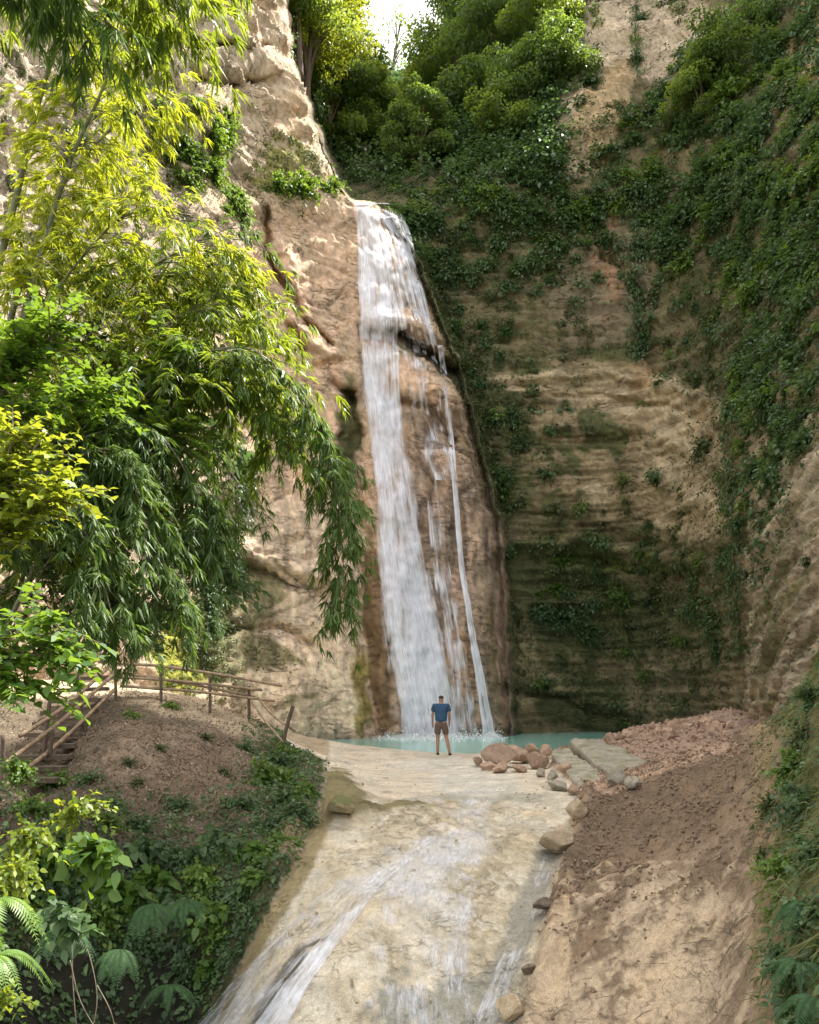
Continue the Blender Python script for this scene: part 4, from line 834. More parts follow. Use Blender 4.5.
# ---- trees at the top of the ravine
def tree(px, py, Y, h, r, key, label, lean=0., nb=42, bare_=False, group='trees at the head of the ravine', zs=1.):
    p = W(px, py, Y); root = tag(empty('tree', tuple(p)), label, 'tree', group); S = Soup()
    tp = spline([(0,0,-1),(lean*.3,0,h*.4),(lean,0,h*.9)], 20); S.tube(tp, np.linspace(.05*h**.6+.05,.03,20), 8)
    tr = child('trunk', None, None, root) if False else None
    cen = []
    for k in range(nb):
        f = RNG.uniform(.35,1); i = int(f*19); a = RNG.uniform(0,6.28); ln = r*RNG.uniform(.25,1)*(1.15-.4*f)
        e = tp[i]+np.array([math.cos(a)*ln, math.sin(a)*ln*.8, RNG.uniform(0,.55)*r*zs]); cen.append(e)
        if k%2 == 0: S.tube(spline([tp[max(0,i-3)], (tp[i]+e)/2+np.array([0,0,.15*r]), e], 8), np.linspace(.035,.012,8)*h**.4, 5)
    child('trunk', S.mesh('trunk'), BARK, root)
    # crown: leaf twigs massed round the limb ends, one mesh
    Lf = Soup(); cs = np.array(cen); nl = 230 if not bare_ else 16; B = np.repeat(cs, nl, 0); m = len(B); q = rvec(m); rad = RNG.uniform(.25,1,m)[:,None]**.6*r*.30
    P = B+q*rad*np.array([1,1,.62]); val = np.clip(np.repeat(RNG.random(len(cs)),nl)*.5+RNG.random(m)*.5,0,1)
    Lf.leaves(P, q*.7+rvec(m)*.7+np.array([0,0,-.2]), np.array([0,0,1.])+RNG.normal(0,.5,(m,3)), RNG.uniform(.12,.24,m)*Y/55, RNG.uniform(.05,.085,m)*Y/55, 'ovate', .3, val)
    child('crown', Lf.mesh('crown'), {'tree': L_TREE, 'treey': L_BRDY, 'fresh': L_TREE2}[key], root); return root
for a in [(306,100,46,7.5,3.2,'treey','tall yellow-green sunlit tree on the left rim of the ravine',.8),(326,62,50,6,2.1,'treey','sunlit tree leaning over the sky gap from the left',1.2),(300,60,44,6,2.6,'fresh','bushy green tree at the top edge of the left cliff',-.3),
    (342,150,54,4.6,3.0,'tree','dark tree in the shaded ravine left of centre',.2),(372,170,54,3.8,2.4,'tree','dark tree at the back of the ravine above the lip',0.),(330,150,50,6,2.8,'tree','shaded tree against the left ravine wall',-.2),
    (402,158,58,3.8,2.4,'fresh','mid green tree right of the ravine centre',.4),(466,140,56,4,3.0,'fresh','broad tree under the sky gap with sunlit top',.3),(484,90,56,8,3.8,'tree','large dark tree on the right rim of the ravine',-.6),
    (486,50,60,8,3.8,'treey','sunlit tree beyond the right rim',-.4),(500,60,54,8,4.0,'tree','dark tree right of the large rim tree',.4),(525,30,53,8,4.0,'tree','dark spreading tree below the top edge',.2),(500,10,58,8,4.0,'fresh','green tree at the top edge of the picture',.2),
    (420,175,46,4,2.0,'tree','small dark tree just behind the fall lip',.2),(365,170,50,5,2.2,'fresh','small tree in the stream bed behind the lip',0.),(560,20,52,6,3.2,'tree','tree left of the bare pale rock at the top',-.5)]:
    tree(*a)
tree(422,118,58,3.0,1.9,'treey','small sunlit tree on the ridge under the sky gap',.2, 30)
tree(348,118,60,2.0,1.6,'fresh','small bright tree left under the sky gap',-.2, 30)
for k_,(px_,py_,h_,r_,ky_,lb_) in enumerate([(455,95,3.5,3.0,'fresh','rounded light green tree on the upper left of the dark slope'),(500,75,3.5,3.2,'tree','leafy tree in the middle of the shaded slope behind the lip'),(545,60,3.2,2.6,'fresh','light tree at the left border of the bare pale rock'),
    (530,115,2.6,2.4,'tree','low tree under the one by the bare pale rock'),(470,130,2.6,2.3,'tree','low dark tree above the ledge of the slope'),(430,160,2.2,1.9,'fresh','small light tree right behind the fall lip'),(505,145,2.2,2.0,'fresh','small light tree low on the shaded slope'),
    (560,95,2.6,2.2,'tree','dark tree leaning over the tan rock strip'),(515,25,4.,3.2,'fresh','bright topped tree at the top edge right of the sky'),(735,75,2.6,2.2,'tree','small dark tree on the upper right slope'),(700,120,2.4,2.0,'fresh','small light tree on the upper right slope')]):
    tree(px_,py_,float(cl(px_,py_)[0][1])-.3,h_,r_,ky_,lb_,.2*(-1)**k_,32)
tree(392,80,72,5.5,2.0,'tree','thin half-bare tree standing against the bright sky gap',.8, 18, True)
tree(372,76,74,4.5,1.2,'tree','second thin see-through tree in the sky gap',-.5, 12, True)

# ---- near left: bamboo and broad-leaved trees
def Wl(*pts): return [W(*p) for p in pts]
bg = 'bamboos of the left thicket'
bamboo(Wl((-8,290,13),(18,190,13),(42,90,12.5),(75,0,12),(130,-70,11)), .055,.02,.62,26,1.1,.20,L_BAM,'thin leaning bamboo with bare culm against the far left cliff',group=bg)
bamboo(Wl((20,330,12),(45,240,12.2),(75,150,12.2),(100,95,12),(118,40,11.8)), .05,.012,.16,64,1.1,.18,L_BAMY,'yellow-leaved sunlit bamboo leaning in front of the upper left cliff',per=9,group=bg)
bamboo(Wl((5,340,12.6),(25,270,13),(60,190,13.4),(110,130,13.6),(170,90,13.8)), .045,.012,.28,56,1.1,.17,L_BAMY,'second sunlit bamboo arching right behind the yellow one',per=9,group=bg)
bamboo(Wl((-60,-120,8),(20,-90,8),(90,-60,8.2),(150,-20,8.5),(185,20,8.8)), .03,.008,.2,46,.8,.165,L_BAM,'bamboo drooping into the picture from the top left corner',per=11,droop=.6,group=bg,leafdroop=.35)
bamboo(Wl((-80,-60,8),(0,-45,7.6),(50,-20,7.8),(95,20,8)), .025,.006,.3,30,.6,.16,L_BAMD,'dark bamboo tip hanging at the top left edge',per=9,droop=.7,group=bg,leafdroop=.4)
bamboo(Wl((60,-140,9),(130,-100,9),(190,-60,9.3),(220,-15,9.6)), .025,.006,.4,20,.55,.15,L_BAM,'bright bamboo tip hanging right of the corner bamboo',per=8,droop=.7,group=bg,leafdroop=.35)
def thick(paths, mat, labs, blen, L, nbr, per, **k):
    for pth, lb_, m in zip(paths, labs, mat): bamboo(Wl(*pth), .03,.008,.15,nbr,blen,L,m,lb_,per=per,group=bg,**k)
thick([[(-30,560,12),(40,420,12.4),(110,310,12.8),(190,250,13),(240,260,13)],[(-20,600,11.5),(50,470,12),(120,370,12.2),(200,310,12.5),(262,320,12.6)],
       [(0,640,11),(70,500,11.4),(140,400,11.8),(215,350,12),(280,370,12)],[(-40,500,11.5),(20,360,11.8),(80,260,12),(140,210,12.2),(190,215,12.3)],
       [(0,640,12.8),(60,480,13),(130,340,13.2),(200,240,13.4),(250,240,13.6)]],
      [L_BAMY,L_BAM,L_BAM,L_BAMY,L_BAMD],
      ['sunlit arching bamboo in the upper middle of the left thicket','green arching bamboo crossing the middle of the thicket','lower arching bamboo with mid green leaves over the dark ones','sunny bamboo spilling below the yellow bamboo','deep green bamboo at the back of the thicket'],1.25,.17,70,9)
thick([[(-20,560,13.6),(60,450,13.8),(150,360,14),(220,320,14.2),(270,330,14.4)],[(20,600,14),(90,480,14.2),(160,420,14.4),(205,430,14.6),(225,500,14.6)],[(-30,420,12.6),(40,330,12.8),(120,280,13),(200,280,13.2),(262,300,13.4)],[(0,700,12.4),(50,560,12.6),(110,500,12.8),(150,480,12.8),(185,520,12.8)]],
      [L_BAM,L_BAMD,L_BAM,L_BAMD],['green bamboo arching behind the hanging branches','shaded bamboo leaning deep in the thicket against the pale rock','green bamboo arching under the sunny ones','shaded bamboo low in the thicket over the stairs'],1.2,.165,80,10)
for pth, lb_ in [([Wl((-60,700,12.6),(40,540,12.8),(120,450,13),(190,420,13.2),(232,450,13.3)),Wl((40,540,12.8),(110,520,12.9),(180,540,13),(225,580,13)),Wl((40,540,12.8),(90,600,12.8),(150,620,12.8))],'dark round-leaved tree filling the hollow under the bamboo'),
    ([Wl((-40,600,11.6),(50,450,11.8),(120,380,12),(180,350,12)),Wl((50,450,11.8),(120,430,11.9),(170,440,12))],'mid green leafy tree in the middle of the left thicket')]:
    broad_plant(pth, .07,12,.75,.15,L_SHR if 'dark' in lb_ else L_BRD,lb_,ntw=95,group='broad-leaved trees at the left edge')
# the long hanging branch before the fall
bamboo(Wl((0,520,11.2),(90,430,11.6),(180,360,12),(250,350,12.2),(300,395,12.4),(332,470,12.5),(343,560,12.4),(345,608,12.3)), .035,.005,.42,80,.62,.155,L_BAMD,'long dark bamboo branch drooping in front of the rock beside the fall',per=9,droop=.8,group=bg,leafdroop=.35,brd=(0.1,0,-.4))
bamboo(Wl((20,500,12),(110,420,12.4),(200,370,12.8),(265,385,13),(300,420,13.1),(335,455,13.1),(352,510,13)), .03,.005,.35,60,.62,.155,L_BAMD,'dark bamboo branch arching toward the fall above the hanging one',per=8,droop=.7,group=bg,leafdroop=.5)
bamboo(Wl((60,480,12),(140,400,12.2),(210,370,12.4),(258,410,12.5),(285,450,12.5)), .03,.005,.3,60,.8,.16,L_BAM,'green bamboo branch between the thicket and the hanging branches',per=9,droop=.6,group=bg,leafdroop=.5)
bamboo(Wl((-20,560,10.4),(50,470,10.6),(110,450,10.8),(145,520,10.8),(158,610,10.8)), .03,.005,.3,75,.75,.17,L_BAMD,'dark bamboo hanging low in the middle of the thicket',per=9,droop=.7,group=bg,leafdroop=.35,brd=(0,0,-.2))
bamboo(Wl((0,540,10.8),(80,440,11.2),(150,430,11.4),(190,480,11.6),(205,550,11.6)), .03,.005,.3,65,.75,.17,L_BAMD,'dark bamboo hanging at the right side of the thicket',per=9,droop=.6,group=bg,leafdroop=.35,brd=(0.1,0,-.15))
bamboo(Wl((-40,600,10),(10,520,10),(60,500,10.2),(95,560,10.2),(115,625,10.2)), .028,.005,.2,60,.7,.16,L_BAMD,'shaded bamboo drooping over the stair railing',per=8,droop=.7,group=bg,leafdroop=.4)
# broad-leaved trees at the left edge
tg = 'broad-leaved trees at the left edge'
broad_plant([Wl((-60,760,9.5),(-40,620,9.4),(0,500,9.2),(40,440,9)),Wl((-40,620,9.4),(0,540,9.2),(50,500,9),(80,490,9)),Wl((-30,560,9.4),(0,470,9),(20,430,9))], .07,11,.55,.115,L_BRDY,'sunny yellow-green broad-leaved tree at the left edge',ntw=75,group=tg)
broad_plant([Wl((-50,800,8),(-40,700,7.8),(0,640,7.6),(45,620,7.5),(75,640,7.5)),Wl((-40,700,7.8),(0,660,7.5),(40,655,7.4),(80,665,7.4)),Wl((-40,700,7.8),(0,680,7.4),(30,690,7.3))], .05,10,.45,.11,L_BRD,'glossy leaved branch reaching over the bamboo stair railing',ntw=42,group=tg)
broad_plant([Wl((-80,700,11),(-40,500,10.8),(10,380,10.6),(60,330,10.4)),Wl((-40,500,10.8),(20,420,10.5),(80,400,10.4),(120,390,10.4)),Wl((-30,450,10.8),(20,350,10.5),(60,320,10.5))], .08,11,.65,.12,L_BRD,'green broad-leaved tree behind the sunny one',ntw=85,group=tg)
broad_plant([Wl((-80,700,13),(-20,500,13),(40,400,13),(110,360,13)),Wl((-20,500,13),(60,480,13),(140,470,13)),Wl((-20,560,13),(60,560,13),(120,590,13))], .08,11,.8,.14,L_SHR,'dark shaded tree deep inside the left thicket',ntw=90,group=tg)

# ---- lower left slope
def fern(px, py, Y, n, ln, mat, label, az=None, spread=2.4, name='fern', up=.7, p=None, group='ferns on the lower left slope'):
    p = W(px,py,Y) if p is None else p; S = Soup(); root = tag(empty(name, tuple(p)), label, 'fern', group)
    for k in range(n):
        S = Soup(); a = (az if az is not None else -1.57)+RNG.uniform(-1,1)*spread; l = ln*RNG.uniform(.7,1.1); m = 26; s = np.linspace(0,1,m)[:,None]
        d = np.array([math.cos(a), math.sin(a), 0]); pt = d*l*.8*s+np.array([0,0,1])*l*(up*s-(up+.5)*s**2)+np.array([-d[1],d[0],0])*RNG.uniform(-.2,.2)*l*s**2; S.tube(pt, np.linspace(.006,.002,m), 4)
        T_ = np.gradient(pt,axis=0); T_ /= np.linalg.norm(T_,axis=1)[:,None]; sd = np.cross(T_, [0,0,1.]); sd /= np.linalg.norm(sd,axis=1)[:,None]
        wd = l*.155*np.sin(np.pi*np.clip(s[:,0]*.93+.07,0,1))**.8
        for sg in (-1,1):
            S.leaves(pt[2:], (sd*sg+T_*.45)[2:], np.cross(sd,T_)[2:], wd[2:], wd[2:]*.075+.002, 'lance', .25)
        child('frond', S.mesh('frond'), mat, root)
    return root
fern(-10,905,6.2,6,.55,L_FERNY,'sunlit fern with long pale fronds at the lower left edge',az=-.3,spread=.8)
fern(-8,960,5.6,6,.45,L_FERNY,'yellow sunlit fern near the bottom left corner',az=-.2,spread=1.)
fern(150,905,10.2,9,.62,L_FERN,'dark fern drooping in the hollow below the mound',az=-1.2,spread=1.1,up=.3)
fern(185,900,10.8,8,.6,L_FERN,'dark fern hanging right of the hollow',az=-1.0,spread=1.,up=.2)
fern(120,950,9.4,8,.55,L_FERN,'dark fern at the bottom of the hollow',az=-1.5,spread=1.2,up=.3)
fern(60,930,8.6,8,.5,L_FERN,'shaded fern left of the hollow',az=-1.2,spread=1.2,up=.4)
fern(170,985,10.3,7,.5,L_FERN,'shaded fern just left of the cascade foot',az=-1.2,spread=1.2,up=.3)
def leafy(px, py, r, kd, lab, grp='plants on the lower left slope', Y=None, i=None, sq=(1,1,1)):
    if Y is None: p, n = hit(px, py+r*.3); p = p[0]; n = n[0]
    else: p = W(px,py,Y); n = np.array([0,-1,0])
    return put_shrub(kd, int(RNG.integers(3)) if i is None else i, p, r/F*p[1], lab, grp, None, sq=sq)
shrub_proto(('big',0), L_BRD, 101, 30, 6, .40, .38); shrub_proto(('big',1), L_SHR2, 102, 28, 6, .42, .4); shrub_proto(('big',2), L_SHR, 103, 30, 6, .40, .36)
shrub_proto(('bigy',0), L_BRDY, 104, 34, 8, .2, .3); shrub_proto(('bigy',1), L_BRDY, 105, 34, 8, .2, .3); shrub_proto(('bigy',2), L_BRD, 106, 34, 8, .2, .3)
for px,py,r,kd,lab in [(262,770,34,'fresh','bushy plant on the mound edge below the leaning stake'),(295,775,26,'fresh','round plant at the right edge of the mound'),(300,805,22,'dark','plant hanging at the mound corner'),(285,750,20,'fresh','fresh plant at the foot of the leaning stake'),
    (240,800,26,'dark','dark plant in the middle of the mound edge'),(265,820,20,'dark','plant under the bushy mound edge'),(225,835,30,'big','large-leaved plant low on the mound face'),(260,872,18,'big','small large-leaved plant over the bare clay'),
    (215,905,26,'big','large-leaved plant hanging near the cascade'),(235,850,20,'fresh','leafy plant among the large-leaved ones'),(190,850,28,'dark','dark plant on the left mound face'),(160,870,28,'big','large-leaved plant in the shade of the mound'),
    (115,800,30,'dark','plant below the stair railing'),(140,820,24,'dark','dark plant below the mound litter'),(60,775,26,'fresh','plant at the railing foot'),(30,800,26,'fresh','plant beside the lowest railing post'),
    (80,840,40,'big','large-leaved plant left of the mound'),(120,880,34,'big','large-leaved plant above the ferns'),(60,890,40,'dark','dense plant above the shaded hollow'),(160,745,12,'cover','small weed patch on the mound top'),
    (205,735,14,'cover','dry weed under the path railing'),(135,712,14,'fresh','weed at the corner of the railing'),(170,703,12,'fresh','green weed beside the path railing'),(230,950,16,'dark','small plant by the cascade foot'),(190,960,22,'dark','dark plant above the cascade foot'),
    (100,815,26,'fresh','fresh plant under the mound litter left side'),(150,845,30,'big','broad-leaved plant in the middle of the mound foot'),(205,870,30,'fresh','bushy plant over the hanging ferns'),(175,895,28,'big','broad-leaved plant above the dark ferns'),
    (240,885,26,'dark','leafy plant hanging at the clay edge'),(130,925,34,'dark','dark bush over the hollow'),(220,930,24,'fresh','green plant low beside the clay edge'),(95,905,34,'fresh','green bush left over the hollow'),(285,835,20,'fresh','small plant on the clay under the mound corner'),
    (310,785,20,'fresh','leafy plant on the very corner of the mound'),(275,755,24,'dark','dark bush behind the stake foot'),(40,850,34,'big','broad-leaved plant below the stairs'),(20,890,34,'fresh','green bush behind the pale fern'),(255,845,22,'big','broad-leaved plant on the mound side'),
    (140,780,14,'cover','dry weed on the mound slope'),(225,770,14,'cover','dry weed right of the mound litter'),(90,775,20,'dark','weed by the lowest stair'),(180,800,20,'dark','dark weed clump low on the bare mound'),(130,760,14,'cover','dry tuft on the left of the mound'),(245,745,16,'dark','dark weed clump near the mound top right'),(290,790,26,'dark','dark bush overhanging the mound corner'),(270,850,24,'fresh','light bush overhanging the clay below the mound'),(250,905,22,'dark','dark bush over the clay wall beside the cascade'),(215,960,22,'big','broad-leaved plant at the foot of the clay wall'),(310,820,16,'cover','tuft at the foot of the mound corner')]:
    leafy(px,py,r,kd,lab)
for px,py,r,kd,Y,lab in [(30,835,46,'bigy',7.2,'sunlit plant with pointed yellow-green leaves at the left edge'),(75,810,40,'bigy',8.2,'sunlit leafy plant in front of the stairs'),(10,870,40,'bigy',6.6,'yellow-green plant below the sunlit edge plant'),
    (100,850,38,'big',8.6,'glossy plant with broad pale leaves'),(0,1000,46,'bigy',5.4,'bright yellow plant in the bottom left corner'),(70,920,34,'big',7.6,'plant with broad leaves over the dark hollow'),(-5,930,36,'bigy',5.9,'yellow leafy plant behind the pale fern'),(20,770,24,'fresh',9.5,'small plant by the left railing end')]:
    leafy(px,py,r,kd,lab,Y=Y)
# broad hanging cover over the hollow's back wall and slope
cover('slope_undergrowth', 26000, mound*sstep(770,850,GPY)*(1-.6*sstep(950,985,GPY)*(GPX<205))*sstep(-.25,.15,n_b+.4*n_a)*(GYd<17)*1.+mound*gblob(285,780,30,50)*1.5, .085, .36, L_SHR, out=.6, grid='ground')
cover('leaf_litter', 16000, mound*(GPY<860)*(GYd<24)*(.3+gblob(170,770,100,50)), .055, .3, leaf_mat('dry_leaf', (.12,.08,.05), (.20,.145,.095), (.34,.26,.19), (.3,.2,.1), .1, .8), out=.25, down=0, grid='ground')
# bare roots hanging in the hollow
Rt = Soup()
for a in [[(86,945,9.1),(92,965,9),(97,1000,8.9),(90,1040,8.8)],[(70,960,9),(80,1000,8.9),(96,1030,8.8)],[(97,985,8.9),(110,1010,8.8),(118,1040,8.8)],[(72,930,9.1),(73,985,9),(78,1040,8.9)]]: Rt.tube(spline(Wl(*a),24), .006, 5)
o = tag(link('hanging_root', Rt.mesh('hanging_root'), plain('pale_root', (.16,.13,.09), .8)), 'pale forked root hanging in the dark hollow at bottom left', 'root')
# ---- right bank: grass and plants
bankm = scree*sstep(735,775,GPX+(GPY-850)*.05)*(GPY<1300)
cover('grass', 64000, bankm*(.4+sstep(-.2,.3,n_b))+scree*gblob(690,985,50,50)*.25*sstep(0,.3,n_b), .22, .035, L_GRS, 'lance', out=.8, down=.1, droop=.7, grid='ground')
cover('bank_undergrowth', 42000, bankm*sstep(750,800,GPX)*sstep(-.2,.3,n_b+.3), .075, .36, L_SHR, out=.7, grid='ground')
for px,py,r,kd,lab in [(800,730,34,'cover','dull bush at the top of the right bank'),(810,790,40,'dark','dark bush halfway down the right bank'),(770,800,24,'cover','weedy bush on the bank edge'),(785,860,34,'fresh','fresh green bush on the right bank'),
    (815,900,40,'dark','dark bush low at the right edge'),(775,900,24,'fresh','small fresh plant below the green bank bush'),(800,960,40,'dark','shaded bush in the lower right corner'),(810,1010,40,'dark','dark bush at the bottom right corner'),(760,850,18,'cover','tuft at the border of clay and grass'),(790,760,30,'fresh','leafy bush below the top of the right bank'),(818,840,36,'dark','leafy dark bush at the right edge above the ferns'),(790,1000,34,'big','broad-leaved plant at the bottom of the right bank'),(780,945,28,'dark','dark bush beside the lower clay'),(815,690,30,'dark','dark bush cut by the right edge on the bank crest')]:
    leafy(px,py,r,kd,lab,'bushes on the right bank')
fern(805,905,6.6,8,.42,L_FERN,'fern on the right bank near the edge',az=-2.2,spread=1.1,group='ferns on the right bank'); fern(800,965,6.0,8,.38,L_FERN,'fern low on the right bank',az=-2.3,spread=1.1,group='ferns on the right bank'); fern(815,1000,5.6,7,.35,L_FERN,'fern in the bottom right corner',az=-2.4,spread=1.,group='ferns on the right bank')
# loose clods, twigs and roots on the clay slope
S = Soup(); msk = (scree*(GPX<770)*(GYd<21)*(gblob(640,830,130,50,-28,3)+.25)).ravel(); msk /= msk.sum(); ix = RNG.choice(len(msk), 420, p=msk)
for k in ix:
    p = G.reshape(-1,3)[k]; n = GN.reshape(-1,3)[k]; dr = np.cross(n, rvec(1)[0]); l = RNG.uniform(.05,.35)
    S.tube(spline([p+n*.01, p+dr*l*.5+n*RNG.uniform(.01,.05), p+dr*l+n*.01], 5), RNG.uniform(.0015,.0035), 4)
tag(link('twig_litter', S.mesh('twig_litter'), plain('dead_twig', (.14,.10,.07), .9)), kind='stuff')
def clods(name, n, mask, rmin, rmax, mat):
    S = Soup(); w = mask.ravel()/mask.sum(); ix = RNG.choice(len(w), n, p=w); b = rock_mesh('tmp', 77, 1, 1, 5); V = np.zeros(len(b.vertices)*3); b.vertices.foreach_get('co', V); V = V.reshape(-1,3); Fc = np.array([list(p.vertices) for p in b.polygons])
    for k in ix:
        r = rmin+(rmax-rmin)*RNG.random()**3; q = Matrix.Rotation(RNG.uniform(0,6), 3, Vector(rvec(1)[0])); S.add(V@np.array(q)*r*RNG.uniform(.7,1.2,3)+G.reshape(-1,3)[k]+np.array([RNG.uniform(-.04,.04),RNG.uniform(-.04,.04),r*.2]), Fc, RNG.random())
    tag(link(name, S.mesh(name, False), mat), kind='stuff')
EARTH = stone_mat('earth_clod', (.17,.12,.08), (.29,.205,.145), fine=3)
clods('dirt_clods', 7000, scree*(GPX<790)*(GYd<22)*(gblob(640,830,130,60,-28,3)+.025)*sstep(-.2,.3,n_b), .008, .042, EARTH)
clods('gravel', 2600, scree*(GYd>16)*(GYd<27)*(GPX<740), .012, .07, RED); clods('mound_pebbles', 1800, mound*(GPY<870)*(GYd<24), .01, .05, EARTH)
clods('rock_chips', 260, rockm*(GYd<23)*(GYd>8.5), .01, .04, BUFF)

S = Soup(); b_ = rock_mesh('tmp', 78, 1, 1, 5); V_ = np.zeros(len(b_.vertices)*3); b_.vertices.foreach_get('co', V_); V_ = V_.reshape(-1,3); Fc_ = np.array([list(p.vertices) for p in b_.polygons])
for k in range(2600):
    i = RNG.integers(2,80); j = RNG.integers(8,80); r = .02+.06*RNG.random()**2; q = Matrix.Rotation(RNG.uniform(0,6), 3, Vector(rvec(1)[0])); S.add(V_@np.array(q)*r+Hh[i,j]+np.array([RNG.uniform(-.1,.1),RNG.uniform(-.08,.08),r*.2]), Fc_)
tag(link('heap_gravel', S.mesh('heap_gravel', False), RED), kind='stuff')
# ================================================================== BAMBOO RAILINGS AND STAIRS
def rail(S_pts, r, mat, parent, name='rail', nodes=True):
    S = Soup(); pts = spline(S_pts, max(12, 6*len(S_pts))); o = np.asarray(parent.location); rr_ = np.full(len(pts), r)
    rr_[::4] *= 1.13; S.tube(pts-o, rr_, 8); return child(name, S.mesh(name), mat, parent)
r1 = tag(empty('railing', tuple(W(115,700,22))), 'long low bamboo railing along the path toward the pool', 'railing')
for p in [[(115,663,22),(160,666,22.2),(210,673,22.5),(282,686,23)],[(117,672,22),(190,684,22.4),(255,697,23)],[(116,677,22),(165,680,22.2),(262,690,22.9)],[(120,686,22),(200,692,22.4),(275,701,23)]]: rail(Wl(*p), .035, POLE, r1)
for a,b,Y in [((115,659),(116,702),22),((161,672),(161,702),22.1),((210,676),(210,713),22.5),((249,686),(249,720),22.9)]: rail(Wl((*a,Y),(*b,Y)), .038, POLED, r1, 'post')
r2 = tag(empty('railing', tuple(W(60,720,18))), 'bamboo stair railing descending to the left edge', 'railing')
for p in [[(115,661,21.9),(60,710,18.2),(20,736,16)],[(113,675,21.8),(60,722,18.2),(5,764,15.2)],[(114,690,21.8),(60,742,18.2),(-8,795,14.6)]]: rail(Wl(*p), .04, POLE, r2)
for a,b,Y in [((50,698),(43,762),17.6),((52,730),(50,757),17.4),((81,683),(82,738),19.6),((3,735),(2,800),15),((78,664),(79,700),21.5)]: rail(Wl((*a,Y),(*b,Y)), .042, POLED, r2, 'post')
tag(rail(Wl((258,698,22.6),(276,718,22.0),(295,731,21.6)), .03, POLE, empty('bamboo_pole', (0,0,0))).parent, 'pale loose bamboo pole slanting at the railing end', 'pole')
tag(rail(Wl((252,702,22.4),(266,722,22.0),(283,742,21.5)), .028, POLE, empty('bamboo_pole', (0,0,0))).parent, 'thin bamboo pole crossing under the slanting one', 'pole')
tag(rail(Wl((293,706,21.6),(287,726,21.6),(282,750,21.6)), .045, POLED, empty('stake', (0,0,0))).parent, 'dark leaning stake at the corner of the mound', 'stake')
st = tag(empty('stairs', tuple(W(70,740,19))), 'rough wooden steps climbing behind the bamboo stair railing', 'stairs')
for k in range(10):
    f = k/9; Y = 16+f*6.5; a = W(-5+f*72, 778-f*100, Y); b = W(58+f*55, 778-f*102, Y+.1); S = Soup(); o = np.asarray(st.location)
    v = np.array([[a[0],a[1]-.16,a[2]-.08],[b[0],b[1]-.16,b[2]-.08],[b[0],b[1]+.2,b[2]-.08],[a[0],a[1]+.2,a[2]-.08]]); v = np.concatenate([v, v+np.array([0,0,.09])])-o
    S.add(v, [[0,3,2,1],[4,5,6,7],[0,1,5,4],[1,2,6,5],[2,3,7,6],[3,0,4,7]]); child('step', S.mesh('step', False), POLED, st)

# ================================================================== THE MAN
def skin(name, nodes, edges, mat, parent, root=0, sub=2):
    me = bpy.data.meshes.new(name); me.from_pydata([n[:3] for n in nodes], edges, []); me.update(); me.materials.append(mat)
    o = bpy.data.objects.new(name, me); COL.objects.link(o)
    if parent is not None: o.parent = parent
    m = o.modifiers.new('skin', 'SKIN'); m.use_smooth_shade = True
    bpy.context.view_layer.objects.active = o
    if not me.skin_vertices: 
        with bpy.context.temp_override(object=o, active_object=o): bpy.ops.mesh.customdata_skin_add()
    for i, n in enumerate(nodes):
        sv = me.skin_vertices[0].data[i]; sv.radius = (n[3], n[4] if len(n) > 4 else n[3]); sv.use_root = (i == root)
    s = o.modifiers.new('sub', 'SUBSURF'); s.levels = sub; s.render_levels = sub; return o
SKIN = plain('skin', (.30,.17,.11), .6, .1); SHIRT = plain('shirt_cloth', (.02,.068,.135), .85, .25, 3); SHORT = plain('shorts_cloth', (.12,.075,.055), .9, .2); HAIR = plain('hair', (.012,.01,.009), .7, .2); SHOE = plain('shoe_leather', (.03,.025,.025), .7, .2)
fp = W(441,756.5,25.4); man = empty('person', tuple(fp))
mz = zat(fp[0], fp[1]); man.location.z = mz; man.rotation_euler = (0,0,R(-9)); man.scale = (1.0,1.0,1.0)
tag(man, 'man in blue shirt and brown shorts standing with his back turned before the pool', 'person')
# body (facing +Y, so back to the camera); x is the picture's right
hip = (0,0,.93,.13,.10)
N_ = [hip,(0,0,1.10,.14,.10),(0,.01,1.28,.165,.11),(0,0,1.42,.12,.09),(0,.01,1.50,.052,.055),(0,.02,1.58,.075,.088),(0,.03,1.67,.076,.092),(0,.02,1.72,.05,.06),
  (-.19,0,1.42,.055,.055),(-.245,.0,1.16,.043,.043),(-.25,.05,.94,.03,.03),(-.25,.07,.86,.036,.022),
  (.19,0,1.42,.055,.055),(.245,-.02,1.17,.043,.043),(.235,.06,.96,.03,.03),(.225,.09,.88,.036,.022),
  (-.09,0,.88,.09,.09),(-.10,.03,.50,.058,.06),(-.095,-.01,.28,.052,.055),(-.09,-.02,.09,.036,.042),(-.095,.10,.03,.036,.025),
  (.09,0,.88,.09,.09),(.155,.03,.50,.058,.06),(.215,-.03,.28,.052,.055),(.25,-.06,.09,.036,.042),(.28,.05,.03,.036,.025)]
E_ = [(0,1),(1,2),(2,3),(3,4),(4,5),(5,6),(6,7),(3,8),(8,9),(9,10),(10,11),(3,12),(12,13),(13,14),(14,15),(0,16),(16,17),(17,18),(18,19),(19,20),(0,21),(21,22),(22,23),(23,24),(24,25)]
for hnd, sx in ((11,-1),(15,1)):
    b = N_[hnd]
    for k in range(4):
        i = len(N_); N_.append((b[0]+.004*sx, b[1]+(k-1.5)*.017, b[2]-.045,.009,.009)); N_.append((b[0]-.012*sx, b[1]+(k-1.5)*.019+.006, b[2]-.085+.006*abs(k-1.2),.008,.008)); E_ += [(hnd,i),(i,i+1)]
    i = len(N_); N_.append((b[0]-.012*sx, b[1]+.04, b[2]-.02,.0095,.0095)); N_.append((b[0]-.016*sx, b[1]+.055, b[2]-.055,.008,.008)); E_ += [(hnd,i),(i,i+1)]
skin('body', N_, E_, SKIN, man)
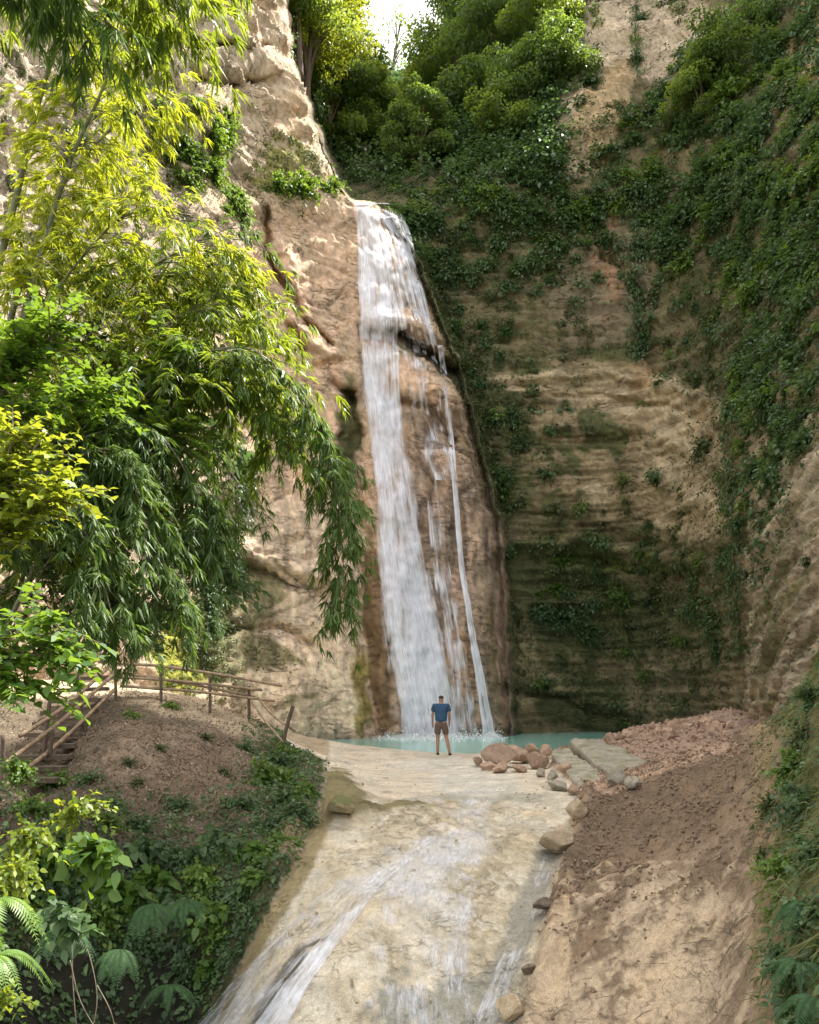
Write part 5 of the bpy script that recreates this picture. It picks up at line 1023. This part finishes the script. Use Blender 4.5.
skin('shirt', [(0,0,.90,.185,.14),(0,0,1.10,.19,.135),(0,.01,1.28,.205,.14),(0,0,1.41,.165,.115),(0,.01,1.475,.07,.07),(-.19,0,1.42,.082,.08),(-.235,0,1.235,.078,.078),(.19,0,1.42,.082,.08),(.237,-.01,1.235,.078,.078)],
     [(0,1),(1,2),(2,3),(3,4),(3,5),(5,6),(3,7),(7,8)], SHIRT, man)
skin('shorts', [(0,0,.93,.165,.125),(0,0,1.0,.16,.12),(-.09,0,.84,.105,.105),(-.105,.02,.58,.098,.10),(.10,0,.84,.105,.105),(.15,.02,.58,.098,.10)], [(0,1),(0,2),(2,3),(0,4),(4,5)], SHORT, man)
skin('hair', [(0,.005,1.60,.074,.07),(0,.01,1.67,.086,.092),(0,.01,1.715,.06,.07)], [(0,1),(1,2)], HAIR, man)
for nm, x, y, a in (('shoe',-.095,.02,.0),('shoe',.255,-.03,.3)):
    skin(nm, [(x,y-.07,.045,.042,.045),(x+.0,y+.04,.04,.048,.036),(x+.02*(a>0),y+.15,.028,.042,.026)], [(0,1),(1,2)], SHOE, man)

# ================================================================== LIGHT, SKY, CAMERA
EL, AZ = 58., 33.                                     # sun: elevation, and bearing from +X toward +Y
sdir = Vector((math.cos(R(EL))*math.cos(R(AZ)), math.cos(R(EL))*math.sin(R(AZ)), math.sin(R(EL))))
sl = bpy.data.lights.new('sun', 'SUN'); sl.energy = 3.6; sl.angle = R(.6); sl.color = (1,.95,.86); so = bpy.data.objects.new('sun', sl); COL.objects.link(so); so.rotation_euler = sdir.to_track_quat('Z','Y').to_euler()
wd = bpy.data.worlds.new('World'); SC.world = wd; wd.use_nodes = True; nt = wd.node_tree; bgd = nt.nodes['Background']
sk = nt.nodes.new('ShaderNodeTexSky'); sk.sky_type = 'NISHITA'; sk.sun_disc = False; sk.sun_elevation = R(EL); sk.sun_rotation = R(90-AZ); sk.dust_density = 3.; sk.air_density = 1.
sk.dust_density = 5.
wn = nt.nodes.new('ShaderNodeTexNoise'); wn.inputs['Scale'].default_value = 2.2; wn.inputs['Detail'].default_value = 6
wr = nt.nodes.new('ShaderNodeValToRGB'); wr.color_ramp.elements[0].position = .3; wr.color_ramp.elements[0].color = (.35,.35,.35,1); wr.color_ramp.elements[1].position = .6; wr.color_ramp.elements[1].color = (.9,.9,.9,1)
wc_ = nt.nodes.new('ShaderNodeTexCoord'); nt.links.new(wc_.outputs['Generated'], wn.inputs['Vector']); nt.links.new(wn.outputs[0], wr.inputs[0])
wm_ = nt.nodes.new('ShaderNodeMix'); wm_.data_type = 'RGBA'; nt.links.new(wr.outputs[0], wm_.inputs[0]); nt.links.new(sk.outputs[0], wm_.inputs[6]); wm_.inputs[7].default_value = (5.2,5.1,4.9,1)
nt.links.new(wm_.outputs[2], bgd.inputs[0]); bgd.inputs[1].default_value = .13
cam = bpy.data.cameras.new('camera'); co_ = bpy.data.objects.new('camera', cam); COL.objects.link(co_); co_.location = (0,0,CZ); co_.rotation_euler = (R(90),0,0)
cam.sensor_fit = 'HORIZONTAL'; cam.sensor_width = 36; cam.lens = F*36/819; cam.shift_y = (HY-512)/1024*1024/819 if False else (HY-512)/819
cam.clip_end = 3000; cam.clip_start = .1; SC.camera = co_
SC.render.resolution_x = 819; SC.render.resolution_y = 1024
SC.view_settings.view_transform = 'Standard'; SC.view_settings.look = 'None'; SC.view_settings.gamma = 1; SC.view_settings.exposure = 1.95
SC.cycles.max_bounces = 7; SC.cycles.diffuse_bounces = 4; SC.cycles.transmission_bounces = 4; SC.cycles.transparent_max_bounces = 12; SC.cycles.use_denoising = True
